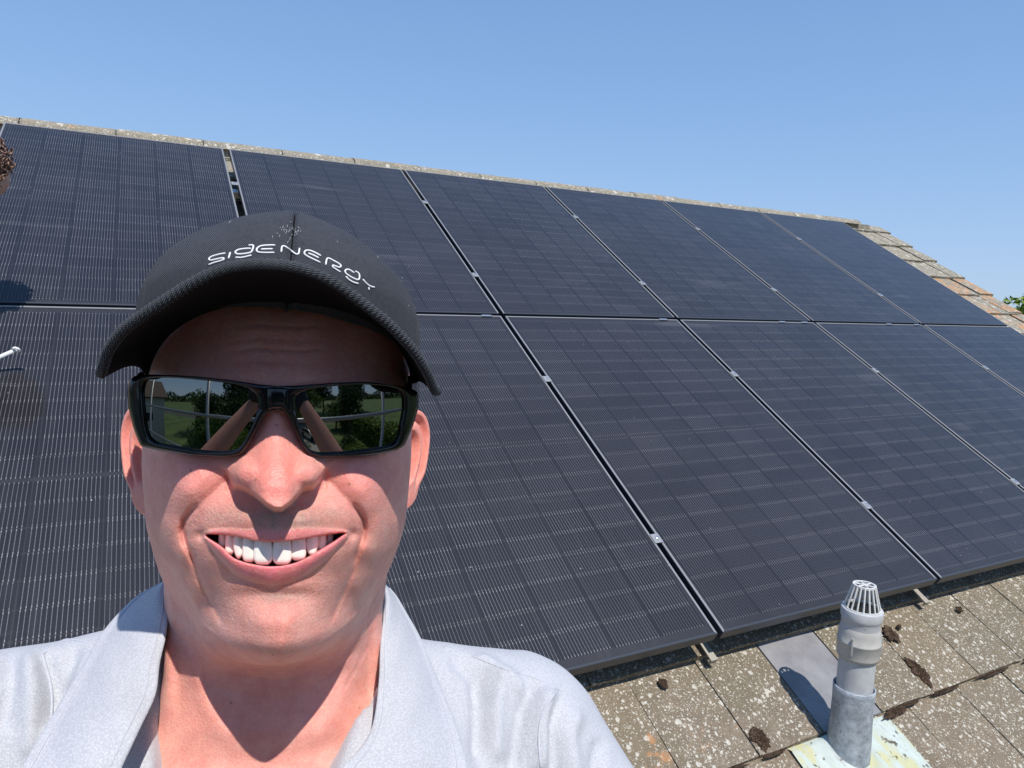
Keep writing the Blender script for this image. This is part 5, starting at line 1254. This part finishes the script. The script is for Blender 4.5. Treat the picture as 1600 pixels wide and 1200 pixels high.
# far tree beyond the right verge
tf = at_px(1608, 486, 26); tree(tf[0] + .9, tf[1], tf[2] + .75, 3.0, 2, 'sunlit yellow green tree just beyond the stepped roof edge at the far right')
tf = at_px(1640, 480, 60); tree(tf[0] + 8, tf[1], tf[2] + 1.0, 8, 0, 'distant tree behind the sunlit one at the far right')
wood = link('far_wood', mesh_of('far_wood', *(lambda n: ((lambda P, a, b: (np.stack([P - a, P - b, P + a, P + b], 1).reshape(-1, 3), np.arange(n)[:, None] * 4 + np.arange(4)[None, :]))(
    (lambda an, rr: np.c_[np.cos(an) * rr, np.sin(an) * rr, rng.uniform(0, 9, n) * (1 + .3 * np.sin(an * 37))])(rng.uniform(0, 2 * math.pi, n), rng.uniform(150, 175, n)), rng.normal(0, .8, (n, 3)), rng.normal(0, .6, (n, 3)))))(22000), [M_LEAF2])); tag(wood, 'low dark line of trees along the horizon', kind='stuff')
def building(x0, x1, y0, y1, h, rh, wallm, label, wins, loc):
    e = empty('neighbouring_house', loc, label, 'house', 'neighbouring houses'); 
    mb = MB(); cxm = (x0 + x1) / 2
    mb.add([(x0, y0, 0), (x1, y0, 0), (x1, y1, 0), (x0, y1, 0), (x0, y0, h), (x1, y0, h), (x1, y1, h), (x0, y1, h), (cxm, y0, h + rh), (cxm, y1, h + rh)], [(0, 1, 5, 8, 4), (2, 3, 7, 9, 6), (1, 2, 6, 5), (3, 0, 4, 7)]); mb.build('wall', wallm, e)
    mb = MB(); o_ = .35
    for sx_ in (-1, 1):
        ex = (x0 if sx_ < 0 else x1) + sx_ * o_; ez = h - rh / (x1 - x0) * 2 * o_
        V = [(cxm, y0 - o_, h + rh + .02), (ex, y0 - o_, ez + .02), (ex, y1 + o_, ez + .02), (cxm, y1 + o_, h + rh + .02)]; V += [(a, b, c + .12) for a, b, c in V]
        mb.add(V, [(0, 1, 2, 3), (7, 6, 5, 4), (0, 4, 5, 1), (1, 5, 6, 2), (2, 6, 7, 3), (3, 7, 4, 0)])
    mb.build('roof', M_ROOFT, e)
    for (ax, px_, py_, pz, ww, wh) in wins:
        mb = MB(); sz = (.06, ww, wh) if ax == 'x' else (ww, .06, wh); mb.box((px_, py_, pz), sz); f = mb.build('window', M_WHITE, e)
        mb = MB(); sz = (.07, ww - .16, wh - .16) if ax == 'x' else (ww - .16, .07, wh - .16); mb.box((px_, py_, pz), sz); mb.build('pane', M_WIN, f)
    return e
building(-5, 0, -5, 3.5, 6.3, 1.8, M_RENDER, 'white rendered neighbouring house at the left end of the garden', [('x', .01, -3, 4.0, 1.2, 1.1), ('x', .01, 0, 4.0, 1.2, 1.1), ('x', .01, -2, 1.6, 1.6, 1.2), ('x', .01, 2, 1.6, 1.2, 1.2)], (-15.0, -1.5, 0))
building(-4, 4, -4, 4, 5, 2.2, M_BRICK, 'brown brick house across the road with white windows', [('y', -2, 4.01, 3.8, 1.4, 1.1), ('y', 2, 4.01, 3.8, 1.4, 1.1), ('y', -2, 4.01, 1.4, 1.6, 1.2), ('y', 2, 4.01, 1.4, 1.4, 1.2)], (-12, -44, 0))
building(-5, 5, -4, 4, 5, 2.4, M_BRICK, 'brick house beyond the lawn, half behind the trees', [('y', -3, 4.01, 3.8, 1.4, 1.1), ('y', 1, 4.01, 3.8, 1.4, 1.1), ('y', 3, 4.01, 1.4, 1.4, 1.2)], (-1, -60, 0))
sh = empty('garden_shed', (-3.2, -15.5, 0), 'grey roofed garden shed among the bushes', 'shed'); mb = MB(); mb.box((0, 0, 1.05), (3, 2.4, 2.1)); mb.build('wall', M_DECKWOOD, sh)
mb = MB(); mb.add([(-1.7, 1.5, 2.1), (1.7, 1.5, 2.1), (1.7, 0, 2.9), (-1.7, 0, 2.9), (-1.7, -1.5, 2.1), (1.7, -1.5, 2.1)], [(0, 1, 2, 3), (3, 2, 5, 4), (0, 3, 4), (1, 5, 2)]); mb.build('roof', flat('grey felt', (.22, .22, .23), .8), sh)
# parked car
car = empty('parked_car', (2.0, -15.8, .01), 'silver white hatchback parked on the driveway', 'car'); car.rotation_euler = (0, 0, math.radians(62))
prf = [(-2.05, .35), (-2.1, .75), (-1.95, .95), (-1.35, 1.42), (.35, 1.46), (1.0, 1.02), (1.85, .88), (2.08, .62), (2.05, .32)]
def carbody():
    V = []; F = []; ws = [(-.84, .0), (-.87, .0), (0.87, 0), (.84, 0)]
    for yy, ins in ((-.70, .1), (-.84, .04), (-.88, 0), (.88, 0), (.84, .04), (.70, .1)):
        for x, z in prf:
            y = yy * (1 - .16 * max(0, (z - .9) / .55)); V.append((x * (1 - ins * .2), y, z + (0 if ins == 0 else .02 * (ins < .06)) + (.02 if ins > .06 else 0)))
    n = len(prf)
    for j in range(5):
        for i in range(n - 1): F.append((j * n + i, j * n + i + 1, (j + 1) * n + i + 1, (j + 1) * n + i))
        F.append((j * n + n - 1, j * n, (j + 1) * n, (j + 1) * n + n - 1))
    F.append(tuple(range(n))[::-1]); F.append(tuple(5 * n + i for i in range(n))); return V, F
V, F = carbody(); link('car_body', mesh_of('car_body', V, F, [NT('silver car paint').set(color=(.6, .6, .6), rough=.25, metal=.3, coat=1.0).m], True), car)
for nm, q in (('windscreen', [(.42, -.68, 1.44), (.42, .68, 1.44), (1.02, .74, 1.06), (1.02, -.74, 1.06)]), ('rear_window', [(-1.42, -.66, 1.40), (-1.42, .66, 1.40), (-1.93, .74, 1.0), (-1.93, -.74, 1.0)])):
    link(nm, mesh_of(nm, [(a + (.03 if a > 0 else -.03), b, c + .03) for a, b, c in q], [(0, 1, 2, 3)], [M_WIN]), car)
for sy in (-1, 1): link('side_window', mesh_of('side_window', [(-1.25, sy * .80, 1.36), (.30, sy * .80, 1.38), (.85, sy * .885, 1.0), (-1.6, sy * .885, 1.0)], [(0, 1, 2, 3)], [M_WIN]), car)
wb_ = MB(); wb_.lathe([(.0, -.10), (.20, -.10), (.32, -.09), (.33, 0), (.32, .09), (.20, .10), (0, .10)], 20, Matrix.Rotation(math.pi / 2, 4, 'X')); wme = mesh_of('wheel', wb_.v, wb_.f, [flat('tyre', (.02, .02, .02), .8)])
for x in (-1.28, 1.32):
    for y in (-.80, .80): link('wheel', wme, car, (x, y, .32))
# scaffold behind the lens
scf = empty('scaffold', (0, -.6, 0), 'galvanised tube scaffold with boarded platform along the eaves', 'scaffold')
def pole(name, a, b, r=.024): mb = MB(); mb.tube([np.array(a) - [0, -.6, 0], np.array(b) - [0, -.6, 0]], r, 12); mb.build(name, M_GALV, scf, smooth=True)
ez0 = EYE[2]
for x in (-3.4, -1.15, 1.25, 3.5): pole('standard', (x, -.78, 0), (x, -.78, ez0 + .75)); pole('standard', (x, .78, 0), (x, .78, ez0 - 1.95))
pole('guard_rail', (-4.2, -.72, ez0 - .30), (4.4, -.72, ez0 - .30)); pole('guard_rail', (-4.2, -.72, ez0 - .92), (4.4, -.72, ez0 - .92))
pole('ledger', (-4.2, -.72, ez0 - 1.98), (4.4, -.72, ez0 - 1.98)); pole('ledger', (-4.2, .72, ez0 - 1.98), (4.4, .72, ez0 - 1.98))
pole('brace', (-1.0, -.84, ez0 - 2.2), (1.2, -2.9, 1.0)); pole('brace', (1.3, -.84, ez0 - 2.0), (3.4, -.84, .6)); pole('brace', (-3.3, -.86, ez0 - 2.0), (-1.2, -.86, .6))
for k in range(6): 
    mb = MB(); mb.box((.1, -.60 + .235 * k + .6, EYE[2] - 1.885), (8.4, .225, .038)); mb.build('scaffold_board', M_DECKWOOD, scf)
# ------------------------------------------------------------------ second person at the left, only the curls reach into the picture
def rfd(p): q = np.asarray(p) - RO; return np.array([q @ RU, q @ RV, q @ RN])
Hc = at_px(-43, 258, 2.2); uH, vH, nH = rfd(Hc)
p2 = empty('person', tuple(rp(-.45, 2.15, TN)), 'crouching person with curly brown hair, cut off by the left picture edge', 'person'); P2O = np.array(p2.location)
M_SK2 = NT('second person skin').set(color=(.55, .30, .22), rough=.5, sss=.6, sss_scale=.003).m  # one even skin tone, its own colour
M_NAVY = flat('dark work shirt', (.03, .04, .07), .9)
Wd = lambda u, v, n: rp(u, v, n) - P2O
hc = Hc - P2O; face = np.array([.35, .2, -.55]); face /= np.linalg.norm(face)
sh0 = Wd(uH - .20, vH + .20, nH - .13)
lo_ = hc - np.array([1.15, .9, 1.2]); hi_ = hc + np.array([.25, .6, .25])
G, lo, vx = sdf_grid(lo_, hi_, .018)
hipn = Wd(-.52, 2.52, .16); kn = [Wd(-.38, 2.08, -.03), Wd(-.70, 2.10, -.03)]; ft = [Wd(-.40, 2.62, -.06), Wd(-.72, 2.62, -.06)]; hnd = [Wd(-.08, 2.30, .10), Wd(-.42, 1.62, -.02)]
sL, sR = sh0 + np.array([.13, -.06, -.03]), sh0 + np.array([-.20, .02, 0]); eL, eR = Wd(-.10, 2.12, .26), Wd(-.60, 1.85, .18)
d = d_cap(G, hc + face * .03, hc - np.array([0, 0, .03]), .082, .085)
d = smin(d, d_cap(G, hc, sh0, .055, .06), .03)
d2 = d_cap(G, sh0, hipn, .13, .13, (1, 1, 1)); d2 = smin(d2, d_cap(G, sL, sR, .06, .06), .05)
d = smin(d, d_cap(G, sL, eL, .045, .04), .03); d = smin(d, d_cap(G, eL, hnd[0], .038, .03), .02); d = smin(d, d_cap(G, sR, eR, .045, .04), .03); d = smin(d, d_cap(G, eR, hnd[1], .038, .03), .02)
d = smin(d, d_cap(G, hnd[0], hnd[0] + np.array([.06, .03, -.02]), .035, .02), .02); d = smin(d, d_cap(G, hnd[1], hnd[1] + np.array([.05, .05, 0]), .035, .02), .02)
P, Q = sdf_mesh(smin(d, d2 + .01, .03), lo, vx); P = relax(P, Q, 2); link('body', mesh_of('body', P, orient(P, Q), [M_SK2], True), p2)
d3 = smin(smin(d2, d_cap(G, sL, sL + (eL - sL) * .5, .06, .058), .03), d_cap(G, sR, sR + (eR - sR) * .5, .06, .058), .03)
P, Q = sdf_mesh(d3, lo, vx); P = relax(P, Q, 2); link('shirt', mesh_of('shirt', P, orient(P, Q), [M_NAVY], True), p2)
d4 = None
for k in (0, 1):
    q = smin(d_cap(G, hipn, kn[k], .105, .075), d_cap(G, kn[k], ft[k], .072, .05), .02); d4 = q if d4 is None else smin(d4, q, .03)
P, Q = sdf_mesh(d4, lo, vx); P = relax(P, Q, 2); link('trousers', mesh_of('trousers', P, orient(P, Q), [M_TR], True), p2)
t = NT('curly brown hair'); n_ = t.noise(t.coord(), 60, 3); t.set(color=t.ramp(n_, [(.3, (.05, .026, .016)), (.7, (.24, .125, .08))]), rough=.38, spec=.7); M_HAIR = t.m
mb = MB(); rh_ = random.Random(11)
toR = (RW @ np.array([1, 0, 0])); 
for k in range(640):
    dv = Vector((rh_.gauss(0, 1), rh_.gauss(0, 1), rh_.gauss(0, 1))).normalized()
    if dv.dot(Vector(face)) > .55: continue
    a = Vector(hc) + dv * .085; ax = (dv * .8 + Vector((rh_.gauss(0, .55), rh_.gauss(0, .55), -.45 + rh_.gauss(0, .45)))).normalized(); L_ = rh_.uniform(.018, .046); rad = rh_.uniform(.006, .011); tn = rh_.uniform(1.3, 2.6)
    e1 = ax.orthogonal().normalized(); e2 = ax.cross(e1); n = 15; p0 = rh_.uniform(0, 6.28)
    mb.tube([a + ax * (L_ * i / n) + (e1 * math.cos(p0 + 6.28 * tn * i / n) + e2 * math.sin(p0 + 6.28 * tn * i / n)) * rad * min(1, i / 3) for i in range(n + 1)], [.0027] * n + [.0007], 5, cap=False)
mb.build('hair', M_HAIR, p2, smooth=True)
mb = MB(); mb.lathe([(.0005, -.10), (.06, -.075), (.092, -.02), (.095, .03), (.07, .075), (.02, .098), (.0005, .1)], 18); o = mb.build('hair_base', M_HAIR, p2, smooth=True); o.location = hc - face * .012
A_, B_ = at_px(21, 548.5, 2.165), at_px(-100, 601, 2.10)
rod = empty('white_rod', tuple(A_), 'thin white rod with a small ring end held over the panel at the left edge', 'rod'); M_ROD = flat('white plastic', (.78, .78, .76), .35)
mb = MB(); mb.tube([(0, 0, 0), tuple(B_ - A_)], .0062, 12); mb.build('shaft', M_ROD, rod, smooth=True)
mb = MB(); rc_ = at_px(25.5, 546.3, 2.165) - A_; ex_ = RW @ np.array([1, 0, 0]); ey2 = RW @ np.array([0, .55, .8])
mb.tube([rc_ + (ex_ * math.cos(w) * .0078 + ey2 * math.sin(w) * .0085) for w in np.linspace(0, 2 * math.pi, 25)], .0042, 10, cap=False); mb.build('ring', M_ROD, rod, smooth=True)
